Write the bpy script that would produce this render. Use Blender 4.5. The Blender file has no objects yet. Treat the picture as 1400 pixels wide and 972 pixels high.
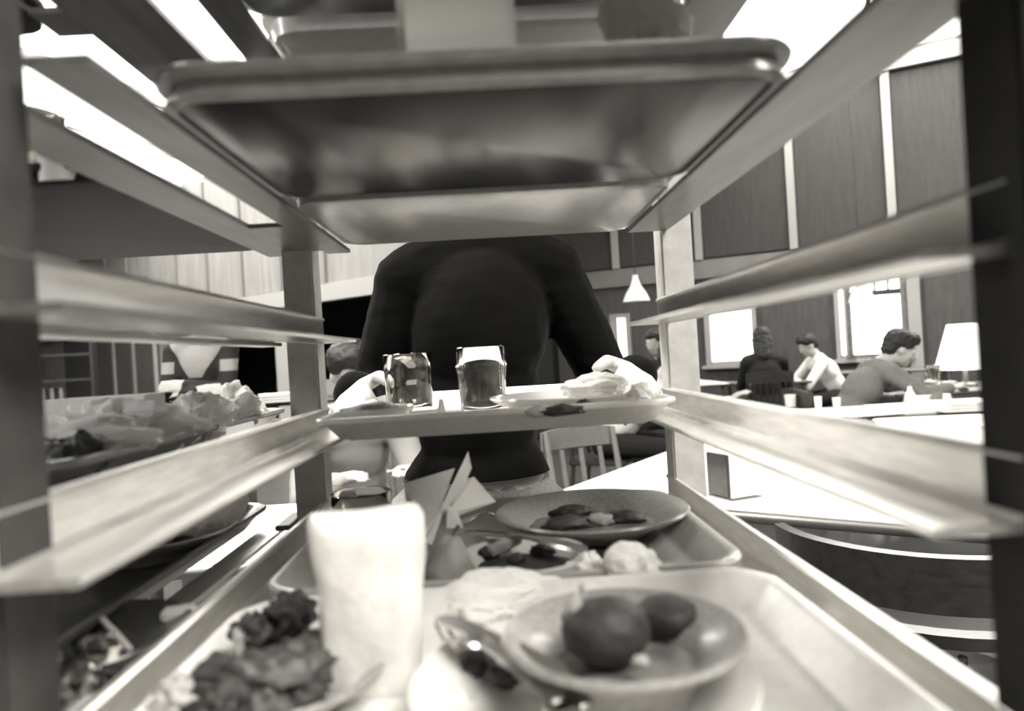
import bpy, bmesh, math, random
from mathutils import Vector, Matrix, Euler, noise
random.seed(7)
PI = math.pi
# ------------------------------------------------------------------ camera
CZ = 1.18                       # eye height; the rack axis is world +Y
F = 960.0                       # focal length in pixels of the 1400 px frame
cam_d = bpy.data.cameras.new('camera'); cam = bpy.data.objects.new('camera', cam_d)
bpy.context.scene.collection.objects.link(cam); bpy.context.scene.camera = cam
cam_d.sensor_width = 36.0; cam_d.lens = 36.0 * F / 1400.0
cam_d.clip_start = 0.02; cam_d.clip_end = 100
CROT = (Matrix.Rotation(math.radians(-1.49), 4, 'Z') @ Matrix.Rotation(PI/2, 4, 'X') @ Matrix.Rotation(math.radians(-3.4), 4, 'Z'))
cam.matrix_world = Matrix.Translation((0, 0, CZ)) @ CROT
cam_d.dof.use_dof = True; cam_d.dof.focus_distance = 1.15; cam_d.dof.aperture_fstop = 4.6
# ------------------------------------------------------------------ world, light, exposure
sc = bpy.context.scene
sc.view_settings.view_transform = 'Standard'; sc.view_settings.look = 'None'
sc.view_settings.gamma = 1.0; sc.view_settings.use_curve_mapping = False
sc.view_settings.exposure = 0.6
W = bpy.data.worlds.new('overcast_sky'); sc.world = W; W.use_nodes = True
W.node_tree.nodes['Background'].inputs[0].default_value = (1.0, .985, .96, 1)
W.node_tree.nodes['Background'].inputs[1].default_value = 3.2
AU = math.atan2(-.447, .894)                    # the hall stands at this angle to the rack
def room(u, v, z=0.0):
    return Vector((.894*u + .447*v, -.447*u + .894*v, z))
def area(name, loc, target, sx, sy, power, spread=180):
    l = bpy.data.lights.new(name, 'AREA'); l.shape = 'RECTANGLE'; l.size = sx; l.size_y = sy
    l.energy = power; l.color = (1, .985, .96); l.spread = math.radians(spread)
    o = bpy.data.objects.new(name, l); bpy.context.scene.collection.objects.link(o)
    o.location = loc; o.rotation_euler = (Vector(target) - Vector(loc)).to_track_quat('-Z', 'Z').to_euler()
    return o
CEIL = 4.2
for nm, u, v, sx_, sy_, pw in (('skylight_right_daylight', 2.5, 7.7, 7.0, 2.95, 440), ('skylight_left_daylight', -7.5, 5.75, 7.0, 6.5, 850), ('added_near_fill', 2.6, .1, 3.6, 2.6, 480), ('added_side_fill', -3.0, .2, 2.4, 2.6, 420)):
    l = area(nm, room(u, v, CEIL+.16), room(u, v, 0), sx_, sy_, pw); l.rotation_euler = (0, 0, AU)   # sky above the far roof lights, added fill above the near pair, facing down
# ------------------------------------------------------------------ helpers
def at(px, py, Y):
    d = CROT.to_3x3() @ Vector(((px-700)/F, -(py-486)/F, -1.0))
    return Vector((0, 0, CZ)) + d * (Y / d.y)
def onz(px, py, z):
    d = CROT.to_3x3() @ Vector(((px-700)/F, -(py-486)/F, -1.0))
    return Vector((0, 0, CZ)) + d * ((z-CZ) / d.z)
COL = bpy.context.scene.collection
def grey(v): return (v, v*.985, v*.95, 1)
def mat(name, v, rough=.5, metal=0, spec=.5, var=0, scale=20, bump=0, bscale=None, stretch=(1,1,1), coat=0, sub=0, emit=0, trans=0):
    m = bpy.data.materials.new(name); m.use_nodes = True; nt = m.node_tree; b = nt.nodes['Principled BSDF']
    b.inputs['Base Color'].default_value = grey(v); b.inputs['Roughness'].default_value = rough
    b.inputs['Metallic'].default_value = metal; b.inputs['Specular IOR Level'].default_value = spec
    b.inputs['Subsurface Radius'].default_value = (1, 1, 1)
    b.inputs['Coat Weight'].default_value = coat; b.inputs['Transmission Weight'].default_value = trans
    if coat: b.inputs['Coat Roughness'].default_value = .15
    if sub: b.inputs['Subsurface Weight'].default_value = sub; b.inputs['Subsurface Scale'].default_value = .02
    if emit: b.inputs['Emission Color'].default_value = grey(1); b.inputs['Emission Strength'].default_value = emit
    if var or bump:
        tc = nt.nodes.new('ShaderNodeTexCoord'); mp = nt.nodes.new('ShaderNodeMapping'); mp.inputs['Scale'].default_value = stretch
        nt.links.new(tc.outputs['Object'], mp.inputs[0])
    if var:
        n = nt.nodes.new('ShaderNodeTexNoise'); n.inputs['Scale'].default_value = scale; n.inputs['Detail'].default_value = 6
        r = nt.nodes.new('ShaderNodeValToRGB'); r.color_ramp.elements[0].position = .3; r.color_ramp.elements[1].position = .7
        r.color_ramp.elements[0].color = grey(max(0, v*(1-var))); r.color_ramp.elements[1].color = grey(min(1, v*(1+var)))
        nt.links.new(mp.outputs[0], n.inputs['Vector']); nt.links.new(n.outputs['Fac'], r.inputs[0]); nt.links.new(r.outputs[0], b.inputs['Base Color'])
    if bump:
        n2 = nt.nodes.new('ShaderNodeTexNoise'); n2.inputs['Scale'].default_value = bscale or scale; n2.inputs['Detail'].default_value = 5
        bp = nt.nodes.new('ShaderNodeBump'); bp.inputs['Strength'].default_value = bump; bp.inputs['Distance'].default_value = .002
        nt.links.new(mp.outputs[0], n2.inputs['Vector']); nt.links.new(n2.outputs['Fac'], bp.inputs['Height']); nt.links.new(bp.outputs[0], b.inputs['Normal'])
    return m
def clear_mat(name, rim=.5):
    """thin clear glass: mostly see-through, reflecting more at grazing angles"""
    m = bpy.data.materials.new(name); m.use_nodes = True; nt = m.node_tree; nt.nodes.remove(nt.nodes['Principled BSDF'])
    t = nt.nodes.new('ShaderNodeBsdfTransparent'); t.inputs[0].default_value = (.93, .92, .9, 1)
    g = nt.nodes.new('ShaderNodeBsdfGlossy'); g.inputs['Roughness'].default_value = .04; g.inputs[0].default_value = (1, .99, .97, 1)
    fr = nt.nodes.new('ShaderNodeLayerWeight'); fr.inputs['Blend'].default_value = rim
    mu = nt.nodes.new('ShaderNodeMath'); mu.operation = 'MULTIPLY'; mu.inputs[1].default_value = .35; nt.links.new(fr.outputs['Facing'], mu.inputs[0])
    mx = nt.nodes.new('ShaderNodeMixShader'); nt.links.new(mu.outputs[0], mx.inputs[0])
    nt.links.new(t.outputs[0], mx.inputs[1]); nt.links.new(g.outputs[0], mx.inputs[2]); nt.links.new(mx.outputs[0], nt.nodes['Material Output'].inputs[0])
    return m
M = dict(
    rack_wood=mat('varnished rack wood', .11, .4, var=.3, scale=14, stretch=(6,1,6), coat=.2),
    post=mat('painted post', .5, .5, var=.12, scale=60),
    rail=mat('worn aluminium rail', .5, .3, metal=.9, var=.12, scale=30, stretch=(8,1,8)),
    rail_pale=mat('bright aluminium runner', .8, .38, metal=.8, var=.12, scale=30, stretch=(8,1,8)),
    tray=mat('glossy fibreglass tray', .20, .3, spec=.6, var=.15, scale=90, coat=.35),
    tray_light=mat('pale fibreglass tray', .78, .34, spec=.6, var=.06, scale=120, coat=.3),
    tray_steel=mat('black lacquered tray', .012, .2, spec=.22, var=.05, scale=50),
    tray_matt=mat('dark matt tray', .03, .6, spec=.2),
    tray_mid=mat('grey fibreglass tray', .42, .3, spec=.6, var=.08, scale=120, coat=.4),
    tray_dark=mat('dark brown tray', .10, .3, spec=.7, var=.15, scale=90, coat=.5),
    china=mat('glazed china', .72, .18, spec=.6, coat=.4),
    china_grey=mat('speckled stoneware', .34, .3, spec=.5, var=.25, scale=300, coat=.3),
    paper=mat('paper napkin', .88, .9, spec=.1, bump=.4, bscale=180, sub=.3),
    card=mat('waxed card', .85, .5, spec=.3),
    glass=mat('clear tumbler glass', 1, .02, spec=.5, trans=1),
    pane=clear_mat('window pane', .06),
    drink=mat('dark cola', .012, .05, spec=.5),
    milk=mat('milky drink', .75, .2),
    sweater=mat('black knitted wool', .006, .95, spec=.05, bump=.8, bscale=420),
    denim=mat('faded denim', .22, .85, spec=.15, var=.25, scale=160, bump=.4, bscale=500),
    skin=mat('skin', .42, .5, spec=.35, sub=.08, var=.05, scale=30),
    hair=mat('dark hair', .008, .6, bump=1, bscale=160, stretch=(1,1,.25)),
    eye=mat('eye', .5, .1), shoe=mat('dark leather', .03, .4),
    dark_cloth=mat('dark cloth', .02, .9, spec=.1), grey_cloth=mat('grey wool', .16, .95, spec=.1, bump=.6, bscale=300, var=.2, scale=200),
    white_cloth=mat('white cotton', .75, .9, spec=.1), mid_cloth=mat('mid grey cotton', .3, .9, spec=.1),
    wood_dark=mat('dark stained wood', .035, .35, var=.35, scale=10, stretch=(1,8,8), coat=.3),
    wood_mid=mat('brown wood', .12, .45, var=.3, scale=8, stretch=(1,6,6)),
    laminate=mat('white laminate table top', .82, .3, spec=.5),
    metal=mat('stainless steel', .6, .18, metal=1), 
    metal_dull=mat('dull steel', .25, .4, metal=.8),
    panel_dark=mat('dark oak panel', .05, .8, spec=.2, var=.12, scale=5, stretch=(5,5,.7)),
    panel_low=mat('dark lower wall panel', .05, .7, var=.25, scale=5, stretch=(5,5,.7)),
    batten=mat('pale painted batten', .28, .6), band=mat('plaster band', .16, .8, var=.1, scale=6),
    post_shade=mat('near post in shade tone', .018, .8, spec=.1, var=.2, scale=40),  # camera-side shade of the near posts, put into this colour and the next
    post_half_shade=mat('near post in half-shade tone', .055, .8, spec=.1, var=.2, scale=40),
    panel_light=mat('pale wall panel', .19, .75, var=.15, scale=3, stretch=(4,4,.5)),
    batten_dark=mat('grey batten', .16, .7), plaster=mat('white plaster', .8, .9),
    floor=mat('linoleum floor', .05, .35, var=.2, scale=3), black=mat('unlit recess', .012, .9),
    shade=mat('white enamel lamp shade', .8, .4), bulb=mat('lit bulb', .9, .5, emit=12), shade_lit=mat('lit paper lamp shade', .85, .8, emit=.9),
    fruit=mat('fruit skin', .26, .45, var=.25, scale=60, spec=.5), peach=mat('canned fruit half', .045, .5, var=.3, scale=220, spec=.3, bump=.3, bscale=400),
    food_dark=mat('dark leftovers', .035, .5, var=.5, scale=60, bump=.7, bscale=120), food_mid=mat('mixed leftovers', .06, .5, var=.5, scale=70, bump=.7, bscale=120),
    food_pale=mat('pale bread and potato', .4, .7, var=.25, scale=80, bump=.6, bscale=150), sauce=mat('sauce', .2, .2, var=.4, scale=60, coat=.3),
    foil=mat('crumpled foil', .7, .2, metal=1), plastic=mat('milky plastic bag', .7, .35, sub=.1),
    bin=mat('grey plastic bin', .17, .6, var=.1, scale=30),
)
M['sweater'].node_tree.nodes['Principled BSDF'].inputs['Sheen Weight'].default_value = .06; M['sweater'].node_tree.nodes['Principled BSDF'].inputs['Sheen Roughness'].default_value = .3
class MB:
    def __init__(s): s.v = []; s.f = []
    def add(s, vs, fs):
        n = len(s.v); s.v += [tuple(v) for v in vs]; s.f += [tuple(i+n for i in f) for f in fs]; return s
    def box(s, c, d, rot=None, bev=0):
        x, y, z = [k/2 for k in d]; R = rot.to_matrix() if isinstance(rot, Euler) else (rot or Matrix.Identity(3)); c = Vector(c)
        if bev <= 0:
            vs = [c + R @ Vector((a*x, b*y, e*z)) for e in (-1,1) for a, b in ((-1,-1),(1,-1),(1,1),(-1,1))]
            return s.add(vs, [(3,2,1,0),(4,5,6,7),(0,1,5,4),(1,2,6,5),(2,3,7,6),(3,0,4,7)])
        bm = bmesh.new(); bmesh.ops.create_cube(bm, size=1)
        for v in bm.verts: v.co = Vector((v.co.x*2*x, v.co.y*2*y, v.co.z*2*z))
        bmesh.ops.bevel(bm, geom=bm.edges[:], offset=bev, segments=2, affect='EDGES')
        bm.verts.index_update(); s.add([c + R @ v.co for v in bm.verts], [[v.index for v in f.verts] for f in bm.faces]); bm.free(); return s
    def lathe(s, prof, c=(0,0,0), n=40, R=None, flute=None, wob=0):
        c = Vector(c); vs = []; fs = []
        for j, (r, z) in enumerate(prof):
            for i in range(n):
                a = 2*PI*i/n; rr = r*(1 + (flute(i) if flute else 0) + wob*noise.noise(Vector((math.cos(a)*2, math.sin(a)*2, z*20))))
                p = Vector((rr*math.cos(a), rr*math.sin(a), z)); vs.append(c + (R @ p if R else p))
        for j in range(len(prof)-1):
            for i in range(n):
                k = (i+1) % n; fs.append((j*n+i, j*n+k, (j+1)*n+k, (j+1)*n+i))
        if prof[0][0] > 1e-5: fs.append(tuple(reversed(range(n))))
        if prof[-1][0] > 1e-5: fs.append(tuple(range((len(prof)-1)*n, len(prof)*n)))
        return s.add(vs, fs)
    def tube(s, pts, rad, n=8, flat=1.0):
        pts = [Vector(p) for p in pts]; rads = rad if isinstance(rad, (list, tuple)) else [rad]*len(pts); vs = []; fs = []
        for i, p in enumerate(pts):
            t = (pts[min(i+1, len(pts)-1)] - pts[max(i-1, 0)]).normalized()
            u = Vector((0,0,1)) if abs(t.z) < .9 else Vector((1,0,0)); a = t.cross(u).normalized(); b = a.cross(t).normalized()
            for k in range(n):
                q = 2*PI*k/n; vs.append(p + (a*math.cos(q) + b*math.sin(q)*flat)*rads[i])
        for i in range(len(pts)-1):
            for k in range(n):
                l = (k+1) % n; fs.append((i*n+k, i*n+l, (i+1)*n+l, (i+1)*n+k))
        fs.append(tuple(reversed(range(n)))); fs.append(tuple(range((len(pts)-1)*n, len(pts)*n))); return s.add(vs, fs)
    def prism(s, poly, y0, y1):                # poly in (x, z), extruded along y
        n = len(poly); vs = [(x, y0, z) for x, z in poly] + [(x, y1, z) for x, z in poly]
        return s.add(vs, [tuple(range(n)), tuple(reversed(range(n, 2*n)))] + [(i, i+n, (i+1)%n+n, (i+1)%n) for i in range(n)])
    def blob(s, c, r, sub=3, amp=.15, freq=3, seed=0, crease=False, R=None):
        bm = bmesh.new(); bmesh.ops.create_icosphere(bm, subdivisions=sub, radius=1); c = Vector(c)
        r = r if isinstance(r, (list, tuple)) else (r, r, r); bm.verts.index_update(); out = []
        for v in bm.verts:
            p = v.co*freq + Vector((seed*7.3, seed*3.1, seed*1.7))
            if crease: k = 1 + amp*(.25 - 1.9*abs(noise.noise(p)) - .75*abs(noise.noise(p*1.9+Vector((3,1,2)))) - .3*abs(noise.noise(p*4.1)) + .9*noise.noise(p*.6))
            else: k = 1 + amp*(noise.noise(p) + .5*noise.noise(p*2.1))
            q = Vector((v.co.x*r[0], v.co.y*r[1], v.co.z*r[2]))*k; out.append(c + (R @ q if R else q))
        s.add(out, [[v.index for v in f.verts] for f in bm.faces]); bm.free(); return s
    def build(s, name, material, parent=None, smooth=None, loc=None):
        me = bpy.data.meshes.new(name); off = Vector(loc) if loc else Vector((0,0,0))
        me.from_pydata([tuple(Vector(v)-off) for v in s.v], [], s.f); me.validate(); me.update()
        bm = bmesh.new(); bm.from_mesh(me); bmesh.ops.remove_doubles(bm, verts=bm.verts, dist=1e-6); bmesh.ops.recalc_face_normals(bm, faces=bm.faces); bm.to_mesh(me); bm.free()
        o = bpy.data.objects.new(name, me); COL.objects.link(o); o.location = off
        if material: me.materials.append(material)
        if smooth:
            me.polygons.foreach_set('use_smooth', [True]*len(me.polygons))
            if smooth < 180: me.set_sharp_from_angle(angle=math.radians(smooth))
        if parent: o.parent = parent
        return o
def tag(o, label=None, cat=None, group=None, kind=None):
    if label: o['label'] = label
    if cat: o['category'] = cat
    if group: o['group'] = group
    if kind: o['kind'] = kind
    return o
def empty(name, loc=(0,0,0), rz=0, label=None, cat=None, group=None):
    o = bpy.data.objects.new(name, None); COL.objects.link(o); o.location = loc; o.rotation_euler = (0, 0, rz); o.empty_display_size = .05
    return tag(o, label, cat, group)
def dup(root, loc, rz=None, label=None):
    r = root.copy(); COL.objects.link(r); r.location = loc
    if rz is not None: r.rotation_euler = (0, 0, rz)
    if label: r['label'] = label
    for ch in root.children:
        c = ch.copy(); COL.objects.link(c); c.parent = r
        for g in ch.children:
            d = g.copy(); COL.objects.link(d); d.parent = c
    return r
def struct(name, mb, material, smooth=None):
    return tag(mb.build(name, material, None, smooth), kind='structure')
# ------------------------------------------------------------------ the hall
RM = Matrix.Rotation(AU, 3, 'Z')
def rbox(mb, u0, u1, v0, v1, z0, z1):
    return mb.box(room((u0+u1)/2, (v0+v1)/2, (z0+z1)/2), (u1-u0, v1-v0, z1-z0), RM)
struct('floor', rbox(MB(), -24, 10, -6, 24, -.1, 0), M['floor'])
c = MB()
for (v0, v1, spans) in ((-6, -1.2, [(-24, 10)]), (-1.2, 1.4, [(-24, -4.2), (-1.8, .8), (4.4, 10)]), (1.4, 2.5, [(-24, 10)]), (2.5, 6.2, [(-24, -11), (-4, 10)]),
                        (6.2, 9.0, [(-24, -11), (-4, -1), (6, 10)]), (9.0, 9.19, [(-24, -1), (6, 10)]), (9.19, 24, [(-24, 10)])):
    for (u0, u1) in spans: rbox(c, u0, u1, v0, v1, CEIL, CEIL+.15)
struct('ceiling', c, M['plaster'])
# skylights: frame, bars and panes; the last two, unseen, carry added fill light
for k, (u0, u1, v0, v1) in enumerate(((-1, 6, 6.2, 9.19), (-11, -4, 2.5, 9.0), (.8, 4.4, -1.2, 1.4), (-4.2, -1.8, -1.2, 1.4))):
    f = MB()
    for a in (u0, u1): rbox(f, a-.05, a+.05, v0, v1, CEIL-.02, CEIL+.2)
    for a in (v0, v1): rbox(f, u0, u1, a-.05, a+.05, CEIL-.02, CEIL+.2)
    w = struct('window_%d' % (k+3), f, M['batten'])
    n = max(2, int((u1-u0)/1.2))
    for i in range(1, n): rbox(MB(), u0+(u1-u0)*i/n-.02, u0+(u1-u0)*i/n+.02, v0, v1, CEIL, CEIL+.12).build('glazing_bar', M['batten'], w)
    for i in range(n): rbox(MB(), u0+(u1-u0)*i/n+.02, u0+(u1-u0)*(i+1)/n-.02, v0+.05, v1-.05, CEIL+.1, CEIL+.106).build('pane', M['pane'], w)
# back wall on the right, full height, with window openings
VB = 9.24
WINS = []                                        # (u0, u1, z0, z1)
def wall_u(px): # where a picture column meets the back wall
    d = CROT.to_3x3() @ Vector(((px-700)/F, -(440-486)/F, -1.0)); v = d.x*.447 + d.y*.894; t = VB/v
    return d.x*t*.894 - d.y*t*.447
uA0, uA1 = wall_u(967), wall_u(1030); uB0, uB1 = wall_u(1162), wall_u(1236); uC0, uC1 = wall_u(1146), wall_u(1157); uD0, uD1 = wall_u(838), wall_u(858)
ZB, ZT, ZH = .93, 1.66, 2.02                     # sill, meeting rail, head
holes = [(uD0, uD1, .93, 1.62), (uA0, uA1, .93, 1.60), (uC0, uC1, .93, ZH-.1), (uB0, uB1, ZB, ZH)]
w = MB(); u = -3.6
for (a, b, z0, z1) in holes:
    rbox(w, u, a, VB, VB+.2, 0, 4.3); rbox(w, a, b, VB, VB+.2, 0, z0); rbox(w, a, b, VB, VB+.2, z1, 4.3); u = b
rbox(w, u, 10, VB, VB+.2, 0, 4.3)
wb = struct('wall_back', w, M['panel_low'])
ZP = 2.28                                        # foot of the tall panels
ribs = [wall_u(p) for p in (735, 848, 962, 1092, 1228)]; step = ribs[-1]-ribs[-2]; ribs += [ribs[-1]+step*k for k in (1, 2, 3, 4)]
for i, u in enumerate(ribs):
    rbox(MB(), u-.045, u+.045, VB-.07, VB, ZP-.02, CEIL).build('batten', M['batten'], wb)
    if i+1 < len(ribs): rbox(MB(), u+.06, ribs[i+1]-.06, VB-.03, VB, ZP, CEIL-.05).build('panel', M['panel_dark'], wb)
rbox(MB(), -3.6, 10, VB-.05, VB, 2.02, ZP-.03).build('plaster_band', M['band'], wb)
rbox(MB(), uB1+.04, uB1+.17, VB-.06, VB, 0, ZP).build('post', M['batten'], wb)
for (a, b) in ((uA1+.10, uC0-.1), (uB1+.22, uB1+1.3), (uB1+1.35, uB1+2.5)):
    rbox(MB(), a, b, VB-.02, VB, .1, 1.98).build('panel', M['panel_low'], wb)
# windows of the back wall
for k, (a, b, z0, z1) in enumerate(holes):
    f = MB(); t = .035
    rbox(f, a-t, a+t*.6, VB-.04, VB+.1, z0-t, z1+t); rbox(f, b-t*.6, b+t, VB-.04, VB+.1, z0-t, z1+t)
    rbox(f, a, b, VB-.04, VB+.1, z0-t, z0+t*.5); rbox(f, a, b, VB-.04, VB+.1, z1-t*.5, z1+t)
    wn = struct('window_%d' % (7+k), f, M['batten'] if k != 3 else M['wood_mid'])
    rbox(MB(), a, b, VB+.08, VB+.085, z0, z1).build('pane', M['pane'], wn)
    rbox(MB(), a-.08, b+.08, VB-.1, VB+.02, z0-.07, z0-.03).build('window_sill', M['batten'], wn)
    if k == 3:
        rbox(MB(), a, b, VB+.02, VB+.08, ZT-.03, ZT+.03).build('meeting_rail', M['wood_dark'], wn)
        for i in range(1, 4): rbox(MB(), a+(b-a)*i/4-.012, a+(b-a)*i/4+.012, VB+.04, VB+.07, ZT, z1).build('muntin', M['wood_dark'], wn)
        rbox(MB(), a, b, VB+.04, VB+.07, (ZT+z1)/2-.012, (ZT+z1)/2+.012).build('muntin', M['wood_dark'], wn)
# projecting wall block on the left: pale upper panels over a dark open serving area
P0 = Vector((-.5, 8.2, 0)); D0 = Vector((-.79, .61, 0)).normalized(); N0 = Vector((-D0.y, D0.x, 0))
if N0.y > 0: N0 = -N0
RL = Matrix((( D0.x, -N0.x, 0), (D0.y, -N0.y, 0), (0, 0, 1)))
def lbox(mb, k0, k1, n0, n1, z0, z1):            # along the wall, towards the room, up
    c = P0 + D0*((k0+k1)/2) + N0*((n0+n1)/2); c.z = (z0+z1)/2
    return mb.box(c, (k1-k0, n1-n0, z1-z0), RL)
def lk(px):                                     # column -> distance along the left wall
    d = CROT.to_3x3() @ Vector(((px-700)/F, 0, -1.0)); 
    # P0 + k D0 = t d
    det = D0.x*(-d.y) + d.x*D0.y
    return (-P0.x*(-d.y) - d.x*P0.y) / det
w = MB()
lbox(w, 0, 16, -.3, 0, 2.18, 4.3)               # upper wall
lbox(w, lk(219), 16, -.3, 0, 0, 2.18)           # dark lower wall, left part
lbox(w, 0, lk(436), -.3, 0, 0, 1.0)
wl = struct('wall_left', w, M['panel_light'])
bat = [lk(p) for p in (452, 392, 339, 291, 249, 213, 181, 152, 127, 104, 84)]
for i, k in enumerate(bat):
    lbox(MB(), k-.035, k+.035, 0, .05, 2.3, CEIL).build('batten', M['batten_dark'], wl)
    if i+1 < len(bat): lbox(MB(), k+.05, bat[i+1]-.05, 0, .02, 2.3, CEIL-.05).build('panel', M['panel_light'], wl)
lbox(MB(), 0, 16, 0, .10, 2.05, 2.28).build('plaster_band', M['batten'], wl)
for (a, b) in ((219, 187), (184, 160), (157, 133), (130, 90)):
    lbox(MB(), lk(a), lk(b), 0, .03, .1, 2.04).build('panel', M['panel_low'], wl)
for p in (216, 186, 159, 132): lbox(MB(), lk(p)-.03, lk(p)+.03, 0, .07, 0, 2.05).build('batten', M['batten'] if p == 216 else M['batten_dark'], wl)
lbox(MB(), lk(405), lk(381), -.3, .05, 0, 2.05).build('column', M['batten'], wl)
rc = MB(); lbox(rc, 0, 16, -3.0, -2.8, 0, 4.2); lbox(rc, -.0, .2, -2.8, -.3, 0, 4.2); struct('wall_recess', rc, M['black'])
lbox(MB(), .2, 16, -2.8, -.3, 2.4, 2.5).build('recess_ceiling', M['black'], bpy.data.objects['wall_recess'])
s = MB(); rbox(s, 9.8, 10, -6, 9.4, 0, 4.3); struct('wall_right', s, M['panel_light'])
s = MB(); rbox(s, -24, 10, -6.2, -6, 0, 4.3); struct('wall_front', s, M['panel_light'])
s = MB(); rbox(s, -24.2, -24, -6, 24, 0, 4.3); struct('wall_far_left', s, M['panel_light'])
# ------------------------------------------------------------------ the rack
rack = empty('tray_rack', (0, .56, 0), 0, 'open wooden tray rack with aluminium runners that frames the whole view', 'rack')
def rk(mb, name, m, smooth=None):
    o = mb.build(name, m, None, smooth); o.parent = rack; o.location = (0, -.56, 0); return o
LEVELS = {'A': .138, 'B': .031, 'C': -.075, 'D': -.180, 'E': -.29, 'F': -.40, 'G': -.51, 'U': .262}
def post(x0, x1, y0, y1, m='post'):
    rk(MB().box(((x0+x1)/2, (y0+y1)/2, .84), (x1-x0, y1-y0, 1.68), bev=.002), 'post', M[m])
XW = .2
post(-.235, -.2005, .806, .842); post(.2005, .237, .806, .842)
post(-.235, -.1985, .280, .316, 'post_half_shade'); post(.1985, .242, .252, .286, 'post_shade')
post(-.70, -.665, .806, .842); post(-.70, -.665, .280, .316, 'post_shade')
def rail(sx, xw, z, y0=.12, y1=.84, lip=.037):   # wall plate with an inward lip and a rolled top edge
    z += CZ; X = lambda d: xw + sx*d             # d: distance outwards from the inner face
    prof = [(0, -.0048), (0, -.004), (-lip, -.004), (-lip-.001, -.002), (-lip, 0), (-.004, 0), (0, .004), (0, .021), (-.002, .0245), (0, .027), (.004, .027), (.0046, .024), (.0046, -.0048)]
    mb = MB().prism([(X(a), z+b) for a, b in prof], y0, y1)
    return mb
for k, z in LEVELS.items():
    y0 = .3
    m = M['rack_wood'] if k in 'AU' else M['rail'] if k == 'B' else M['rail_pale']
    if k in 'AUV':
        for xa, xb in ((-.163, -.190), (.163, .208), (-.222, -.259 if k == 'A' else -.285), (-.62, -.70)):
            rk(MB().prism([(xa, CZ+z-.0045), (xb, CZ+z-.0045), (xb, CZ+z-.0002), (xa, CZ+z-.0002)], .235 if xa == .163 else .30, .8055 if abs(xb) > .2 and abs(xb) < .24 else .84), 'runner', m)
    else:
        rk(rail(1, XW, z, .262), 'rail', m, 30); rk(rail(-1, -XW, z, .272), 'rail', m, 30)
        rk(MB().box((-.2625, .57, CZ+z-.002), (.025, .54, .004)), 'lip', m); rk(rail(-1, -.665, z, .3), 'rail', m, 30)
    if k in 'AUV': rk(MB().box((-.206, .74, CZ+z-.0024), (.033, .15, .0042)), 'runner_web', M['rack_wood'])
    else: rk(MB().box((-.2425, .81, CZ+z+.006), (.0155, .07, .006), bev=.001), 'bracket', M['rack_wood'])
    if k not in 'AUV': rk(MB().box((-.2425, .31, CZ+z+.006), (.014, .03, .03), bev=.001), 'bracket', M['rack_wood'])
for y in (.286, .824):
    rk(MB().box((-.23, y, 1.695), (.95, .036, .03), bev=.003), 'crossbar', M['post']); rk(MB().box((-.23, y, .10), (.93, .034, .05), bev=.003), 'crossbar', M['post'])
for x in (-.682, -.218, .222): rk(MB().box((x, .555, 1.695), (.03, .50, .028), bev=.003), 'crossbar', M['post'])
for x in (-.682, -.218, .222):
    for y in (.286, .824): rk(MB().lathe([(.0, 0), (.012, 0), (.018, .01), (.018, .02), (.012, .03), (0, .03)], (x, y, .0), 16), 'caster', M['shoe'], 40)
# ------------------------------------------------------------------ trays
def tray_mesh(w, l, r=.032, slope=.02, h=.024, t=.0035):
    def ring(off, z, rr):
        a, b = w/2-off, l/2-off; rr = max(rr, .004); out = []
        for (cx, cy, a0) in ((a-rr, b-rr, 0), (-a+rr, b-rr, PI/2), (-a+rr, -b+rr, PI), (a-rr, -b+rr, 1.5*PI)):
            for i in range(7): q = a0 + PI/2*i/6; out.append((cx+rr*math.cos(q), cy+rr*math.sin(q), z))
        return out
    rings = [ring(slope+.006, 0, r-.01), ring(slope, .0015, r-.008), ring(.006, h-.006, r), ring(.001, h-.005, r), ring(0, h-.002, r), ring(.001, h, r),
             ring(.005, h+.0006, r), ring(.009, h-.002, r-.002), ring(slope+.003, t+.003, r-.008), ring(slope+.008, t, r-.01)]
    mb = MB(); n = len(rings[0]); mb.v = [p for q in rings for p in q]
    for j in range(len(rings)-1):
        for i in range(n): k = (i+1) % n; mb.f.append((j*n+i, j*n+k, (j+1)*n+k, (j+1)*n+i))
    mb.f.append(tuple(reversed(range(n)))); mb.f.append(tuple(range((len(rings)-1)*n, len(rings)*n))); return mb
def tray(x, y0, y1, z, label, m, w=.356, rz=0, name='cafeteria_tray', tilt=0, group=None, slope=.02, h=.024):
    o = tray_mesh(w, y1-y0, slope=slope, h=h).build(name, m, None, 50); o.location = (x, (y0+y1)/2, CZ+z); o.rotation_euler = (tilt, 0, rz)
    if m is M['tray_steel']:                      # worn grey rim round a black lacquered underside
        o.data.materials.append(M['tray'])
        for p in o.data.polygons:
            if len(p.vertices) < 5 and p.normal.z < .5: p.material_index = 1
    return tag(o, label, 'tray', group)
e = .0008
tray(0, .353, .588, .138+e, 'dark glossy tray overhead, nearest, with two blurred reflections under it', M['tray_steel'], w=.345, slope=.005, h=.017)
tray(0, .594, .836, .138+e, 'brown tray overhead at the far end of the rack, above the black sweater', M['tray'], w=.345, slope=.008, h=.018)
tray(0, .29, .537, .262+e, 'dark tray one level higher, seen at the very top behind the white carton', M['tray_dark'], w=.345, slope=.005, h=.017)
tray(0, .545, .80, .262+e, 'pale brown tray at the very top beyond the white carton, its front edge showing', M['tray_light'], w=.345, slope=.01, h=.02)
tray(-.434, .50, .83, .138+e, 'dark tray in the left bay carrying tumblers and a white cup', M['tray_matt'], w=.368, h=.016, slope=.004)
rk(MB().box((-.2975, .515, CZ+.262-.0024), (.024, .035, .0042)), 'bracket', M['rack_wood'])
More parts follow.
